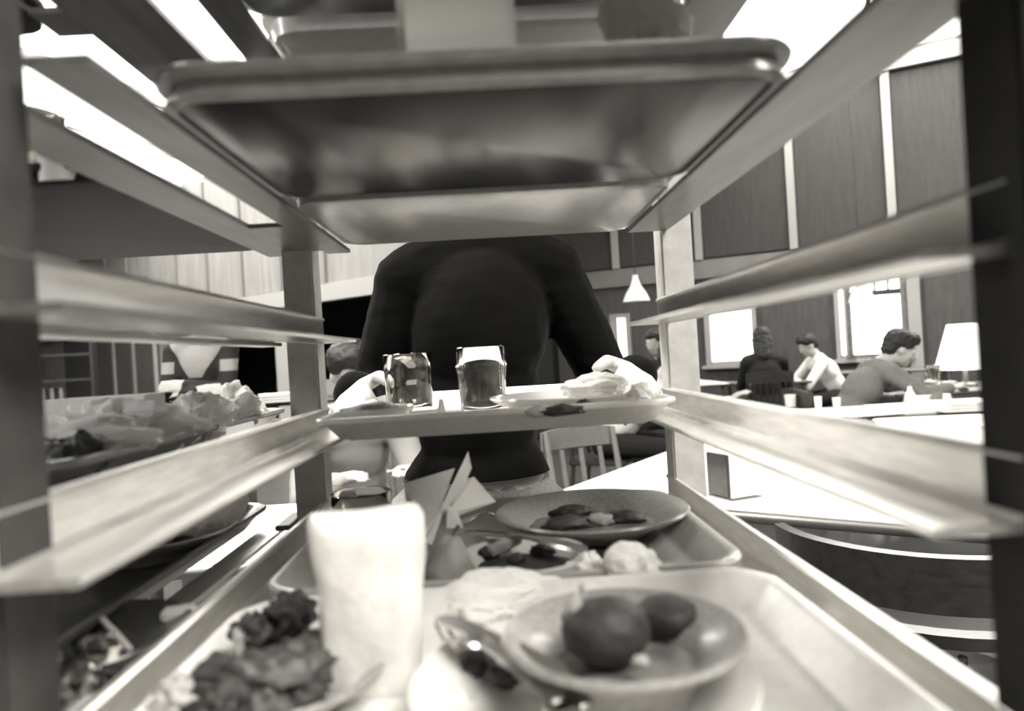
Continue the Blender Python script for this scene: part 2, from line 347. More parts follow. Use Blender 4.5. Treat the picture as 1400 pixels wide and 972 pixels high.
tray(-.487, .21, .545, .262+e, 'dark tray one level up in the left bay, in the top left corner', M['tray_matt'], w=.35, h=.016, slope=.004)
tray(-.4575, .44, .93, -.075+e, 'tray in the left bay heaped with crumpled napkins', M['tray'], w=.375)
tray(-.4575, .36, .84, -.180+e, 'dark tray low in the left bay under the plastic bag', M['tray_dark'], w=.375)
tray(0, .665, 1.125, -.075+e, 'pale tray held in two hands and pushed into the rack', M['tray_light'])
tray(0, .03, .483, -.180+e, 'pale tray nearest the lens with the fruit bowl on it', M['tray_light'])
tray(0, .492, .772, -.180+e, 'pale tray behind the fruit bowl tray, with dinner plate and short glass', M['tray_mid'], w=.352)
# ------------------------------------------------------------------ crockery
def plate(c, r, label, m=None, h=.02, tilt=(0,0), name='plate', foot=.55, th=.004, group=None):
    root = empty(name, c, 0, label, 'plate', group); root.rotation_euler = (tilt[0], tilt[1], 0)
    p = [(0, .002), (r*foot*.9, .002), (r*foot*.93, 0), (r*foot, 0), (r*foot*1.04, .003), (r*.75, h*.5), (r*.97, h-.003), (r, h), (r*.985, h+.0015), (r*.93, h+.0002),
         (r*.76, h*.5+th), (r*.66, th+.0035), (r*.5, th+.001), (0, th+.001)]
    MB().lathe(p, n=56).build('dish', m or M['china'], root, 60); return root
def bowl(c, r, h, label, m=None, foot=.5, name='bowl', cat='bowl'):
    root = empty(name, c, 0, label, cat)
    p = [(0, .003), (r*foot*.85, .003), (r*foot*.9, 0), (r*foot, 0), (r*foot*1.02, .004), (r*.8, h*.45), (r*.93, h*.85), (r*1.0, h), (r*.985, h+.002), (r*.9, h-.001), (r*.85, h*.8), (r*.7, h*.38), (r*.4, .008), (0, .007)]
    MB().lathe(p, n=56).build('dish', m or M['china'], root, 60); return root
def rim_bowl(c, r, h, label, m):
    root = empty('bowl', c, 0, label, 'bowl')
    p = [(0, .003), (r*.45, .003), (r*.48, 0), (r*.53, 0), (r*.56, .004), (r*.66, h*.55), (r*.8, h*.74), (r*.985, h*.93), (r, h), (r*.985, h+.0018), (r*.95, h+.0012), (r*.8, h*.84), (r*.66, h*.72), (r*.6, h*.5), (r*.5, h*.3), (0, h*.26)]
    MB().lathe(p, n=64).build('dish', m, root, 60)
    MB().lathe([(0, h*.30), (r*.58, h*.42), (r*.605, h*.46), (0, h*.50)], n=40, wob=.03).build('sauce', M['sauce'], root, 60); return root
def tumbler(c, r, h, label, liquid=0, lm=None, flute=8, taper=.9, band=False, name='drinking_glass', group=None):
    root = empty(name, c, random.random(), label, 'glass', group); n = flute*8 if flute else 40
    fl = (lambda i: .025*abs(math.cos(PI*i*flute/n))) if flute else None
    rb = r*taper; b = 1.05 if band else 1
    prof = [(0, 0), (rb*.9, 0), (rb, .004), (rb+(r-rb)*.5, h*.5), (r*b*.985, h*.68), (r*b, h*.72), (r*.99, h*.78), (r, h-.001), (r-.0012, h), (r-.0024, h-.001), (r-.003, h*.75), (rb-.002, h*.5), (rb-.003, .012), (rb*.6, .009), (0, .009)]
    MB().lathe(prof, n=n, flute=fl).build('glass_wall', M['glass'], root, 50)
    if liquid: MB().lathe([(0, .0096), (rb-.0045, .0125), (rb+(r-rb)*.45*liquid*2-.0038, h*liquid), (0, h*liquid)], n=32).build('drink', lm or M['drink'], root, 40)
    return root
def crumple(c, r, label, seed, name='crumpled_napkin', m=None, amp=.3, cat='napkin', sub=4, freq=1.3, group=None):
    c = Vector(c); o = MB().blob(c, r, sub, amp, freq, seed, True).build(name, m or M['paper'], None, None, loc=c)
    return tag(o, label, cat, group)
def lump(parent, name, c, r, m, seed=0, amp=.25, freq=2.2, sub=3, kind=None):
    o = MB().blob(c, r, sub, amp, freq, seed).build(name, m, parent, 180)
    if kind: o['kind'] = kind
    return o
def cutlery(p0, p1, kind, label, roll=0, scale=1.0):
    """fork, knife or spoon lying from p0 (handle end) to p1 (tip)"""
    p0, p1 = Vector(p0), Vector(p1); d = p1-p0; L = d.length; q = d.to_track_quat('X', 'Z')
    root = empty(kind, p0, 0, label, kind); root.rotation_mode = 'QUATERNION'; root.rotation_quaternion = q
    def strip(pts, th=.0018):                   # (x, half width, z)
        mb = MB(); n = len(pts); vs = []
        for x, w, z in pts: vs += [(x*L, -w, z), (x*L, w, z), (x*L, w*.8, z+th), (x*L, -w*.8, z+th)]
        fs = [(0,1,2,3), tuple(4*(n-1)+i for i in (3,2,1,0))]
        for i in range(n-1): fs += [(4*i+a, 4*i+(a+1)%4, 4*i+4+(a+1)%4, 4*i+4+a) for a in range(4)]
        return mb.add(vs, fs)
    s = scale
    strip([(0, .004*s, 0), (.02, .0075*s, 0), (.15, .0085*s, .001), (.4, .005*s, .003), (.6, .0032*s, .003)]).build('handle', M['metal'], root, 40)
    if kind == 'knife': strip([(.58, .0035*s, .003), (.62, .007*s, .002), (.9, .0085*s, .001), (.98, .006*s, 0), (1, .001, 0)], .0012).build('blade', M['metal'], root, 40)
    elif kind == 'spoon': strip([(.6, .0032*s, .003), (.68, .005*s, .002), (.76, .014*s, -.002), (.86, .018*s, -.004), (.95, .012*s, -.002), (1, .002, 0)]).build('bowl', M['metal'], root, 60)
    else:
        strip([(.6, .0032*s, .003), (.7, .006*s, .001), (.76, .0115*s, 0), (.8, .012*s, 0)]).build('fork_head', M['metal'], root, 40)
        for t in range(4):
            y = (t-1.5)*.0062*s; MB().tube([(.79*L, y, .001), (.9*L, y, -.001), (L, y*.95, .004)], .0013*s, 6).build('tine', M['metal'], root, 40)
    return root
# ------------------------------------------------------------------ people: one continuous skin surface, clothes as children
def cap(bm, p0, r0, p1, r1, n=12):
    p0, p1 = Vector(p0), Vector(p1); d = (p1-p0); L = d.length
    R = d.to_track_quat('Z', 'Y').to_matrix() if L > 1e-6 else Matrix.Identity(3); vs = []; rings = []
    prof = [(r0*math.cos(a), -r0*math.sin(a)) for a in (PI/2*.999, PI/3, PI/6, 0)] + [(r1*math.cos(a), L+r1*math.sin(a)) for a in (0, PI/6, PI/3, PI/2*.999)]
    for r, z in prof: rings.append([bm.verts.new(p0 + R @ Vector((r*math.cos(2*PI*i/n), r*math.sin(2*PI*i/n), z))) for i in range(n)])
    for a, b in zip(rings, rings[1:]):
        for i in range(n): bm.faces.new((a[i], a[(i+1)%n], b[(i+1)%n], b[i]))
    bm.faces.new(list(reversed(rings[0]))); bm.faces.new(rings[-1])
def ell(bm, c, r, R=None):
    c = Vector(c); res = bmesh.ops.create_icosphere(bm, subdivisions=3, radius=1)
    for v in res['verts']:
        q = Vector((v.co.x*r[0], v.co.y*r[1], v.co.z*r[2])); v.co = c + (R @ q if R else q)
def fuse(name, prims, vox, material, parent, smooth=3, cut=None, noise_amp=0, nf=30, origin=None):
    """weld overlapping closed shells into one smooth surface"""
    bm = bmesh.new()
    for p in prims:
        if p[0] == 'c': cap(bm, *p[1:])
        else: ell(bm, *p[1:])
    me = bpy.data.meshes.new(name); bm.to_mesh(me); bm.free()
    t = bpy.data.objects.new('t', me); COL.objects.link(t)
    r = t.modifiers.new('r', 'REMESH'); r.mode = 'VOXEL'; r.voxel_size = vox; r.use_smooth_shade = True
    s = t.modifiers.new('s', 'SMOOTH'); s.iterations = smooth; s.factor = .6
    dg = bpy.context.evaluated_depsgraph_get(); out = bpy.data.meshes.new_from_object(t.evaluated_get(dg)); bpy.data.objects.remove(t); bpy.data.meshes.remove(me)
    out.name = name; bm = bmesh.new(); bm.from_mesh(out)
    if cut:
        for (co, no) in cut:
            g = bm.verts[:] + bm.edges[:] + bm.faces[:]; bmesh.ops.bisect_plane(bm, geom=g, plane_co=co, plane_no=no, clear_outer=True)
    bm.normal_update()
    if noise_amp:
        for v in bm.verts: v.co += v.normal*noise_amp*(noise.noise(v.co*nf) + .6*noise.noise(Vector((v.co.x*nf*.6, v.co.y*nf*.6, v.co.z*nf*3))))
    bm.to_mesh(out); bm.free(); out.materials.clear(); out.materials.append(material)
    out.polygons.foreach_set('use_smooth', [True]*len(out.polygons))
    o = bpy.data.objects.new(name, out); COL.objects.link(o)
    if parent: o.parent = parent; o.location = -Vector(parent.location)
    return o
def hand(wrist, fwd, up, thumb_side, s=1.0, curl=.5, thumb_up=.0, spread=.1):
    """palm and five fingers; up = back of the hand; fingers curl away from up"""
    w = Vector(wrist); f = Vector(fwd).normalized(); u = Vector(up); u = (u - f*u.dot(f)).normalized(); sd = f.cross(u)*thumb_side; P = []
    for k in (-.026, -.009, .009, .026): P.append(('c', w + f*.01*s + sd*k*.6*s, .015*s, w + f*.085*s + sd*k*s, .0125*s))
    for k, L in ((.029, .9), (.0105, 1.0), (-.009, .94), (-.027, .75)):
        b = w + f*.088*s + sd*k*s; a = 0; r = .0092*s; d0 = (f + sd*k*spread*20)
        for seg, l in enumerate((.042*L, .027*L, .021*L)):
            a += curl*(.55 if seg == 0 else .8); d = (d0.normalized()*math.cos(a) - u*math.sin(a)); e2 = b + d*l*s; P.append(('c', b, r, e2, r*.92)); b = e2; r *= .92
    b = w + f*.025*s + sd*.022*s; d = (f*.62 + sd*.75 + u*(thumb_up-.1)).normalized(); e2 = b + d*.042*s; P.append(('c', b, .014*s, e2, .0115*s))
    d = (f*.95 + sd*.2 + u*(thumb_up*.5-.3*curl)).normalized(); e3 = e2 + d*.03*s; P.append(('c', e2, .0115*s, e3, .0098*s)); P.append(('c', e3, .0098*s, e3 + (d - u*.15).normalized()*.022*s, .0085*s)); return P
def human(name, J, label, vox=.011, top='black sweater', mats=None, hairstyle='short', group=None, loose=1.0, skirt=False, ground=None, waist_w=.13, collar=False, extra_hand=None, hem=None, tuck=.02, noise_amp=.002):
    """J: joint name -> world point. look = facing vector of the head, front = of the chest"""
    m = dict(top=M['sweater'], legs=M['denim'], hair=M['hair'], skin=M['skin'], shoe=M['shoe']); m.update(mats or {})
    V = {k: Vector(v) for k, v in J.items()}
    root = empty(name, ground or (V['pelvis'].x, V['pelvis'].y, 0), 0, label, 'person', group)
    fr = V['front'].normalized(); side = fr.cross(Vector((0,0,1))).normalized()       # side: the person's right
    up = (V['neck']-V['pelvis']).normalized(); R = Matrix((side, up.cross(side)*-1 if False else side.cross(up), up)).transposed()
    lk_ = V['look'].normalized(); hs = lk_.cross(Vector((0,0,1))).normalized(); hu = hs.cross(lk_).normalized()
    HR = Matrix((hs, lk_, hu)).transposed(); H = lambda x, y, z: V['head'] + HR @ Vector((x, y, z))
    hd = [('e', H(0, -.012, .03), (.074, .092, .085), HR), ('e', H(0, .02, -.03), (.055, .062, .075), HR), ('c', H(0, .045, -.085), .022, H(0, .06, -.075), .022),
          ('c', H(0, .078, .018), .009, H(0, .100, -.018), .0125), ('e', H(0, .07, -.05), (.024, .016, .008), HR), ('e', H(0, .07, -.062), (.020, .015, .008), HR),
          ('e', H(0, .066, .034), (.045, .02, .009), HR), ('c', H(.012, .086, -.020), .008, H(-.012, .086, -.020), .008)]
    for s in (-1, 1): hd += [('e', H(.074*s, -.005, -.005), (.008, .018, .03), HR), ('e', H(.035*s, .058, -.02), (.02, .02, .018), HR)]
    neck = [('c', V['neck'] - up*.02, .052, V['head'] + HR @ Vector((0, -.015, -.05)), .05)]
    def trunk(g):
        P = [('e', V['pelvis'] + up*.0, (waist_w+.025+g, .10+g, .11+g), R), ('e', V['pelvis']*.5 + V['chest']*.5, (waist_w+g, .088+g, .16+g), R),
             ('e', V['chest'], (waist_w+.012+g, .10+g, .15+g), R), ('c', V['shR'], .05+g, V['neck']-up*.035, .055+g), ('c', V['shL'], .05+g, V['neck']-up*.035, .055+g),
             ('c', V['shR']*.7+V['shL']*.3-up*.03, .07+g, V['shR']*.3+V['shL']*.7-up*.03, .07+g)]
        return P
    def arms(g, stop=1.0):
        P = []
        for s in 'RL':
            w = V['el'+s].lerp(V['wr'+s], stop); P += [('c', V['sh'+s], .048+g, V['el'+s], .037+g), ('c', V['el'+s], .037+g, w, .024+.012*(1-stop)+g)]
        return P
    def legs(g, stop=1.0):
        P = []
        for s in 'RL':
            w = V['kn'+s].lerp(V['an'+s], stop); P += [('c', V['hip'+s], .082+g, V['kn'+s], .052+g), ('c', V['kn'+s], .052+g, w, .036+g*.7)]
        return P
    feet = []
    for s in 'RL':
        d = (V['to'+s]-V['an'+s]); feet += [('c', V['an'+s], .034, V['an'+s]+Vector((0,0,-.045))-d*.15, .03), ('c', V['an'+s]+Vector((0,0,-.045)), .03, V['to'+s], .024)]
    hands = []
    for s, ts in (('R', 1), ('L', -1)):
        hp = (extra_hand or {}).get(s)
        if hp: hands += hand(V['wr'+s], *hp)
        else:
            f = (V['wr'+s]-V['el'+s]).normalized(); hands += hand(V['wr'+s], f, (0,0,1), -ts if False else ts*-1, 1, .5)
    body = fuse('body', hd + neck + trunk(0) + arms(0) + legs(0) + feet + hands, vox, m['skin'], root, 2)
    topo = fuse(top.replace(' ', '_').split('_')[-1], trunk(.014*loose) + arms(.012*loose, .99), max(vox, .007), m['top'], root, 3, noise_amp=noise_amp, nf=22, cut=[((0, 0, hem), (0, 0, -1))] if hem else None)
    if collar:
        cb = fuse('collar', [('c', V['neck']+fr*.05+side*.03, .016, V['neck']+side*.055, .014), ('c', V['neck']+fr*.05-side*.03, .016, V['neck']-side*.055, .014), ('c', V['neck']+side*.055, .014, V['neck']-fr*.05, .014), ('c', V['neck']-side*.055, .014, V['neck']-fr*.05, .014)], .008, M['white_cloth'], root, 1)
    if skirt:
        fuse('skirt', [('e', V['pelvis'], (waist_w+.05, .14, .12), R)] + [('c', V['hip'+s], .11, V['kn'+s], .10) for s in 'RL'] + [('c', V['knR'], .09, V['knL'], .09), ('c', V['knR']-Vector((0,0,.15)), .08, V['knL']-Vector((0,0,.15)), .08)], .012, m['legs'], root, 3)
    else:
        fuse('trousers', [('e', V['pelvis']-up*.02, (waist_w+.028+tuck, .104+tuck, .12), R)] + legs(.012), max(vox, .008), m['legs'], root, 2, noise_amp=.002, nf=20)
    for s in 'RL':
        d = (V['to'+s]-V['an'+s]); fuse('shoe', [('c', V['an'+s]+Vector((0,0,-.04))-d*.15, .036, V['an'+s]+Vector((0,0,-.045)), .04), ('c', V['an'+s]+Vector((0,0,-.048)), .038, V['to'+s], .031)], .009, m['shoe'], root, 1)
    hair = [('e', H(0, -.028, .045), (.084, .094, .088), HR), ('e', H(0, .01, .085), (.066, .072, .042), HR), ('e', H(0, -.06, .0), (.07, .055, .075), HR)]
    if hairstyle == 'full': hair += [('e', H(0, .035, .085), (.07, .055, .045), HR), ('e', H(.05, -.01, .06), (.045, .07, .06), HR), ('e', H(-.05, -.01, .06), (.045, .07, .06), HR)]
    if hairstyle == 'long': hair += [('c', H(.06, -.03, .0), .035, H(.055, -.03, -.16), .03), ('c', H(-.06, -.03, .0), .035, H(-.055, -.03, -.16), .03), ('c', H(0, -.06, 0), .06, H(0, -.06, -.19), .05)]
    fuse('hair', hair, max(.007, vox*.8), m['hair'], root, 1, noise_amp=.006, nf=45)
    for s in (-1, 1): MB().blob(H(.031*s, .072, .012), .0125, 2, 0).build('eye', M['eye'], root, 180).location = -Vector(root.location)
    return root
Z = Vector((0,0,1))
def seated(x, y, ang, lean, label, head_drop=.0, arm_reach=.35, seat=.45, scale=1.0, **kw):
    """ang: facing direction in the floor plane, lean: forward lean of the back (m at the neck)"""
    f = Vector((math.cos(ang), math.sin(ang), 0)); s = f.cross(Z); p = Vector((x, y, seat+.12)); k = scale
    neck = p + Z*(.50-lean*.35)*k + f*lean; chest = p.lerp(neck, .6); J = dict(pelvis=p, chest=chest, neck=neck, front=(f + Z*(-lean*.8)), look=(f + Z*(-.35-head_drop*2)), head=neck + f*(.05+lean*.15) + Z*(.15-head_drop*.5))
    for n, q in (('R', 1), ('L', -1)):
        sh = neck - Z*.07 + s*.165*q*k; el = sh + f*(.10+arm_reach*.3) - Z*.24 + s*.05*q; J['sh'+n] = sh; J['el'+n] = el
        wr = el + f*.22 - s*.09*q; wr.z = max(.80, el.z+.02); J['wr'+n] = wr
        hp = p + s*.09*q - Z*.02; kn = hp + f*.42 + s*.03*q; kn.z = seat+.07; an = kn + f*.05; an.z = .09; J['hip'+n] = hp; J['kn'+n] = kn; J['an'+n] = an; J['to'+n] = an + f*.15 - Z*.055
    return human('person', J, label, **kw)
# the person pushing the tray in (faces the lens; head hidden by the top tray)
T0 = -.075
def tray_person():
    J = dict(pelvis=(-.045, 1.33, .93), chest=(-.022, 1.325, 1.24), neck=(-.01, 1.335, 1.425), head=(0, 1.285, 1.575), front=(0, -1, 0), look=(0, -1, -.45),
             shR=(-.155, 1.34, 1.335), elR=(-.240, 1.37, 1.105), wrR=(-.222, 1.12, 1.137),
             shL=(.118, 1.335, 1.34), elL=(.222, 1.35, 1.10), wrL=(.226, 1.12, 1.137),
             hipR=(-.13, 1.33, .87), knR=(-.14, 1.30, .49), anR=(-.15, 1.34, .09), toR=(-.17, 1.20, .035),
             hipL=(.04, 1.33, .87), knL=(.05, 1.31, .49), anL=(.06, 1.36, .09), toL=(.08, 1.22, .035))
    hp = dict(R=((.10, -1, -.10), (-.75, 0, 1), -1, .92, .75, .02), L=((-.16, -1, -.08), (.75, 0, 1), 1, .98, .7, .02))
    return human('person', J, 'slim person in a black sweater and jeans pushing a loaded tray into the rack', vox=.0042, hairstyle='short', extra_hand=hp, waist_w=.105, tuck=.0, hem=.962, noise_amp=.0025)
tp = tray_person()
# ------------------------------------------------------------------ things on the near trays
zD = CZ-.180+.0045; zC = CZ-.075+.0045; zA = CZ+.138+.0045
def pt(px, py, Y, z=None):
    p = at(px, py, Y)
    if z is not None: p.z = z
    return p
# tray D front
q = onz(800, 905, zD+.022); platec = Vector((q.x+.008, q.y-.008, zD))
platec.x -= .012; platec.y -= .002
plate(platec, .083, 'large pale plate under the fruit bowl on the nearest tray', M['china'], .020)
bc = onz(848, 852, CZ-.135); 
rim_bowl((bc.x, bc.y-.005, zD+.0085), .0585, .030, 'small stoneware bowl holding dark fruit halves on the nearest tray', M['china_grey'])
def fruit_half(px, py, z, r, label, seed, sq=.75):
    p = onz(px, py, z); o = MB().blob(p, (r, r*.95, r*sq), 4, .05, 2, seed).build('fruit_half', M['peach'], None, 180, loc=p); return tag(o, label, 'fruit', None)
fruit_half(828, 862, CZ-.137, .0215, 'large dark fruit half with a pale stem scrap, front of the small bowl', 1)
fruit_half(912, 842, CZ-.144, .0185, 'shadowed fruit half behind the large one in the small bowl', 2, .55)
p = onz(789, 822, CZ-.122); tag(MB().tube([p+Vector((-.002,0,-.012)), p+Vector((-.001,0,.0)), p+Vector((.003,.0,.008))], [.005,.004,.0015], 8).build('food_scrap', M['food_pale'], None, 180), 'pale scrap standing beside the large fruit half', 'food scrap')
p = onz(775, 862, CZ-.15); tag(MB().blob(p, (.007,.006,.009), 3, .3, 3, 8).build('food_scrap', M['food_dark'], None, 180), 'dark scrap at the left wall of the fruit bowl', 'food scrap')
p = onz(875, 905, CZ-.143); tag(MB().blob(p, (.004,.003,.003), 2, .3, 3, 9).build('food_scrap', M['food_pale'], None, 180), 'tiny pale crumb in front of the large fruit half', 'food scrap')
def lay(k, a, b, z0, z1, label, **kw): return cutlery(onz(a[0], a[1], z0), onz(b[0], b[1], z1), k, label, **kw)
lay('fork', (770, 958), (612, 858), zD+.022, zD+.026, 'steel fork resting on the rim of the large pale plate', scale=.9)
lay('knife', (790, 935), (600, 845), zD+.03, zD+.034, 'steel knife crossing the fork on the large pale plate', scale=.9)
lay('spoon', (690, 900), (800, 968), zD+.019, zD+.021, 'steel spoon lying in the front of the large pale plate', scale=.8)
for k, (px, py, s_) in enumerate(((655, 905, .014), (690, 925, .009))):
    p = onz(px, py, zD+.014); tag(MB().blob(p, (s_, s_*.8, .006), 3, .4, 3, 20+k).build('food_scrap', M['food_dark'], None, 180), ['dark leftover smear under the fork on the large plate', 'small dark leftover near the spoon on the large plate'][k], 'food scrap')
p = onz(885, 945, zD+.016); tag(MB().blob(p, (.007,.003,.004), 2, .3, 3, 33).build('food_scrap', M['food_pale'], None, 180), 'pale crust under the front of the fruit bowl', 'food scrap')
# upright crumpled napkin
def standing_napkin():
    c = onz(508, 952, zD); c.y += .014; mb = MB(); n = 44; rows = 26; vs = []
    for j in range(rows+1):
        t = j/rows; z = t*.094
        for i in range(n):
            a = 2*PI*i/n; sq = 1/max(abs(math.cos(a)), abs(math.sin(a)))**.55
            r = .0265*sq*(.86 + .16*t)*(1 + .10*noise.noise(Vector((math.cos(a)*1.6, math.sin(a)*1.6, z*30))) + .05*noise.noise(Vector((math.cos(a)*5, math.sin(a)*5, z*60))))
            if j == rows: r *= .94
            zz = z + (.002*math.sin(a*2+1) - .006*max(0, math.cos(a+.5))**2)*(t**4)
            vs.append(Vector((c.x + r*math.cos(a)*1.12, c.y + r*math.sin(a)*.8, c.z + zz)))
    fs = [(j*n+i, j*n+(i+1)%n, (j+1)*n+(i+1)%n, (j+1)*n+i) for j in range(rows) for i in range(n)]
    k = len(vs)
    for rr, dz in ((.6, -.004), (.25, -.006)):
        for i in range(n): q = vs[rows*n+i]; vs.append(Vector((c.x + (q.x-c.x)*rr, c.y+(q.y-c.y)*rr, q.z + dz + .003*noise.noise(q*90))))
    for l, (a, b) in enumerate(((rows*n, k), (k, k+n))): fs += [(a+i, a+(i+1)%n, b+(i+1)%n, b+i) for i in range(n)]
    fs.append(tuple(k+n+i for i in range(n))); fs.append(tuple(reversed(range(n))))
    return tag(mb.add(vs, fs).build('paper_napkin', M['paper'], None, 60, loc=c), 'tall white crumpled napkin standing upright in the near foreground, left of the fruit bowl', 'napkin')
standing_napkin()
# plate of leftovers, left front
lp = onz(350, 900, zD); lp.x += .004
pl = plate((-.118, .372, zD), .052, 'pale plate heaped with dark leftovers, at the left of the upright napkin', M['china_grey'], .018)
def heap(px, py, z, r, m, label, seed, amp=.55, name='food_scrap'):
    p = onz(px, py, z); return tag(MB().blob(p, r, 4, amp, 2.2, seed).build(name, m, None, 180, loc=p), label, 'leftovers')
heap(345, 925, zD+.030, (.024,.013,.011), M['food_mid'], 'long grey leftover roll across the front of the heaped plate', 1)
heap(395, 845, zD+.028, (.014,.013,.013), M['food_mid'], 'round grey leftover at the back of the heaped plate', 2)
heap(345, 868, zD+.024, (.011,.010,.012), M['food_dark'], 'dark leftover at the left back of the heaped plate', 3)
heap(415, 905, zD+.022, (.016,.018,.012), M['food_mid'], 'leftover lump touching the upright napkin', 4)
heap(300, 960, zD+.022, (.016,.012,.010), M['food_dark'], 'dark leftover at the near left edge of the heaped plate', 5)
heap(355, 968, zD+.02, (.015,.010,.010), M['food_mid'], 'rough leftover at the bottom edge of the view', 6)
heap(240, 955, zD+.026, (.010,.008,.009), M['food_pale'], 'pale crust on the left rim of the heaped plate', 7)
heap(325, 880, zD+.034, (.0025,.0025,.008), M['food_pale'], 'small white stalk rising from the heaped plate', 8)
heap(400, 960, zD+.016, (.013,.012,.010), M['food_dark'], 'dark leftover in the middle of the heaped plate, nearest the napkin foot', 9)
# tray D rear
q = onz(515, 708, zD)
tumbler((q.x, min(q.y, .722), zD), .031, .046, 'short heavy tumbler with milky dregs behind the upright napkin', .3, M['milk'], flute=0, taper=.92)
tag(MB().lathe([(0,0),(.006,0),(.006,.012),(.003,.016),(0,.017)], onz(460, 726, zD), 14).build('shaker', M['card'], None, 40), 'tiny white shaker beside the short tumbler', 'shaker')
def folded_napkin():
    mb = MB(); th = .0012
    def sheet(pts, Y0s):
        vs = [at(px, py, Y) for (px, py), Y in zip(pts, Y0s)]; n = len(vs); b = [v + Vector((0, th, 0)) for v in vs]
        mb.add(vs + b, [tuple(range(n)), tuple(reversed(range(n, 2*n)))] + [(i, (i+1)%n, (i+1)%n+n, i+n) for i in range(n)])
    sheet([(552, 661), (600, 652), (622, 640), (600, 700), (585, 735), (560, 730)], [.66, .66, .65, .60, .57, .60])
    sheet([(640, 617), (645, 640), (632, 670), (605, 705), (590, 745), (572, 735), (600, 700), (622, 655)], [.66, .65, .62, .6, .57, .57, .60, .64])
    sheet([(637, 655), (648, 652), (678, 686), (630, 704), (612, 702)], [.66, .66, .64, .62, .61])
    sheet([(612, 690), (626, 700), (633, 722), (610, 722)], [.60, .60, .585, .585])
    return tag(mb.build('folded_napkin', M['paper'], None, None), 'stiff folded napkin with a tall thin peak, right of the short tumbler', 'napkin')
folded_napkin()
q = Vector((.084, .668, zD)); dinner = plate((q.x, q.y, zD), .092, 'wide dinner plate with smeared leftovers at the far end of the rear tray', M['china_grey'], .022)
dinner.location.z = zD+.003
lump(dinner, 'sauce', (.0, -.0, .008), (.060, .056, .004), M['sauce'], 3, .3, 2, kind='stuff')
for k, (x, y, r, mm, lb) in enumerate(((-.025, -.02, .022, 'food_mid', 'grey leftover on the left of the dinner plate'), (.005, -.018, .014, 'food_pale', 'pale leftover in the middle of the dinner plate'), (.03, -.012, .018, 'food_mid', 'flat leftover on the right of the dinner plate'), (-.015, .025, .02, 'food_dark', 'dark leftover at the back of the dinner plate'))):
    c0 = Vector(dinner.location) + Vector((x, y, .014)); tag(MB().blob(c0, (r, r*.7, .007), 3, .4, 2.5, 50+k).build('food_scrap', M[mm], None, 180, loc=c0), lb, 'leftovers')
q = onz(715, 757, zD+.01); mp_ = plate((.014, .549, zD), .0505, 'plate with a butter stick and dark scraps, in front of the dinner plate', M['china'], .020)
lump(mp_, 'sauce', (0, 0, .010), (.036, .034, .004), M['food_dark'], 9, .3, 2, kind='stuff')
b0 = onz(690, 745, zD+.021); tag(MB().box(b0, (.030, .009, .007), Euler((.1, -.2, .5)), bev=.0012).build('butter_stick', M['food_pale'], None, 40), 'pale butter stick lying askew on the middle plate', 'butter')
for k, (px, py, r, lb) in enumerate(((668, 756, .009, 'dark curled leaf at the left of the middle plate'), (742, 752, .011, 'dark scrap at the right of the middle plate'), (705, 765, .007, 'small dark scrap below the butter stick'))):
    c0 = onz(px, py, zD+.016); tag(MB().blob(c0, (r, r*.7, .005), 3, .5, 3, 70+k).build('food_scrap', M['food_dark'], None, 180, loc=c0), lb, 'leftovers')
cutlery(onz(800, 752, zD+.024), onz(634, 728, zD+.024), 'knife', 'dark steel knife lying across the back of the middle plate')
cutlery(onz(628, 716, zD+.020), onz(690, 700, zD+.022), 'spoon', 'small steel spoon between folded napkin and dinner plate', scale=.5)
def pear():
    c = onz(610, 822, zD); c.y += .002; r = Matrix.Rotation(.15, 3, 'Y')
    root = empty('pear', c, 0, 'small speckled pear standing between the upright napkin and the middle plate', 'fruit')
    MB().lathe([(0, .002), (.009, .000), (.017, .006), (.0215, .018), (.0205, .030), (.0155, .040), (.0105, .048), (.007, .0535), (.003, .055), (0, .0545)], n=32, R=r, wob=.04).build('flesh', M['fruit'], root, 180); root.scale = (.86, .86, .86)
    MB().tube([r @ Vector((0,0,.053)), r @ Vector((.002,0,.060)), r @ Vector((.005,.001,.064))], [.0014, .0012, .0018], 6).build('stem', M['food_dark'], root, 60)
pear()
crumple(onz(692, 812, zD+.012), (.044, .024, .017), 'wide crumpled napkin behind the fruit bowl', 3, amp=.26, freq=1.15)
crumple(onz(650, 838, zD+.008)+Vector((.004,.004,0)), (.026, .018, .010), 'small low crumpled napkin left of the fruit bowl, beside the fork', 14, amp=.25)
crumple(onz(865, 778, zD+.018), (.024, .018, .022), 'rounded crumpled napkin on the right, behind the fruit bowl', 5, amp=.25)
crumple(onz(805, 785, zD+.012), (.018, .016, .017), 'crumpled napkin end beside the right-hand rounded one', 6, amp=.3)
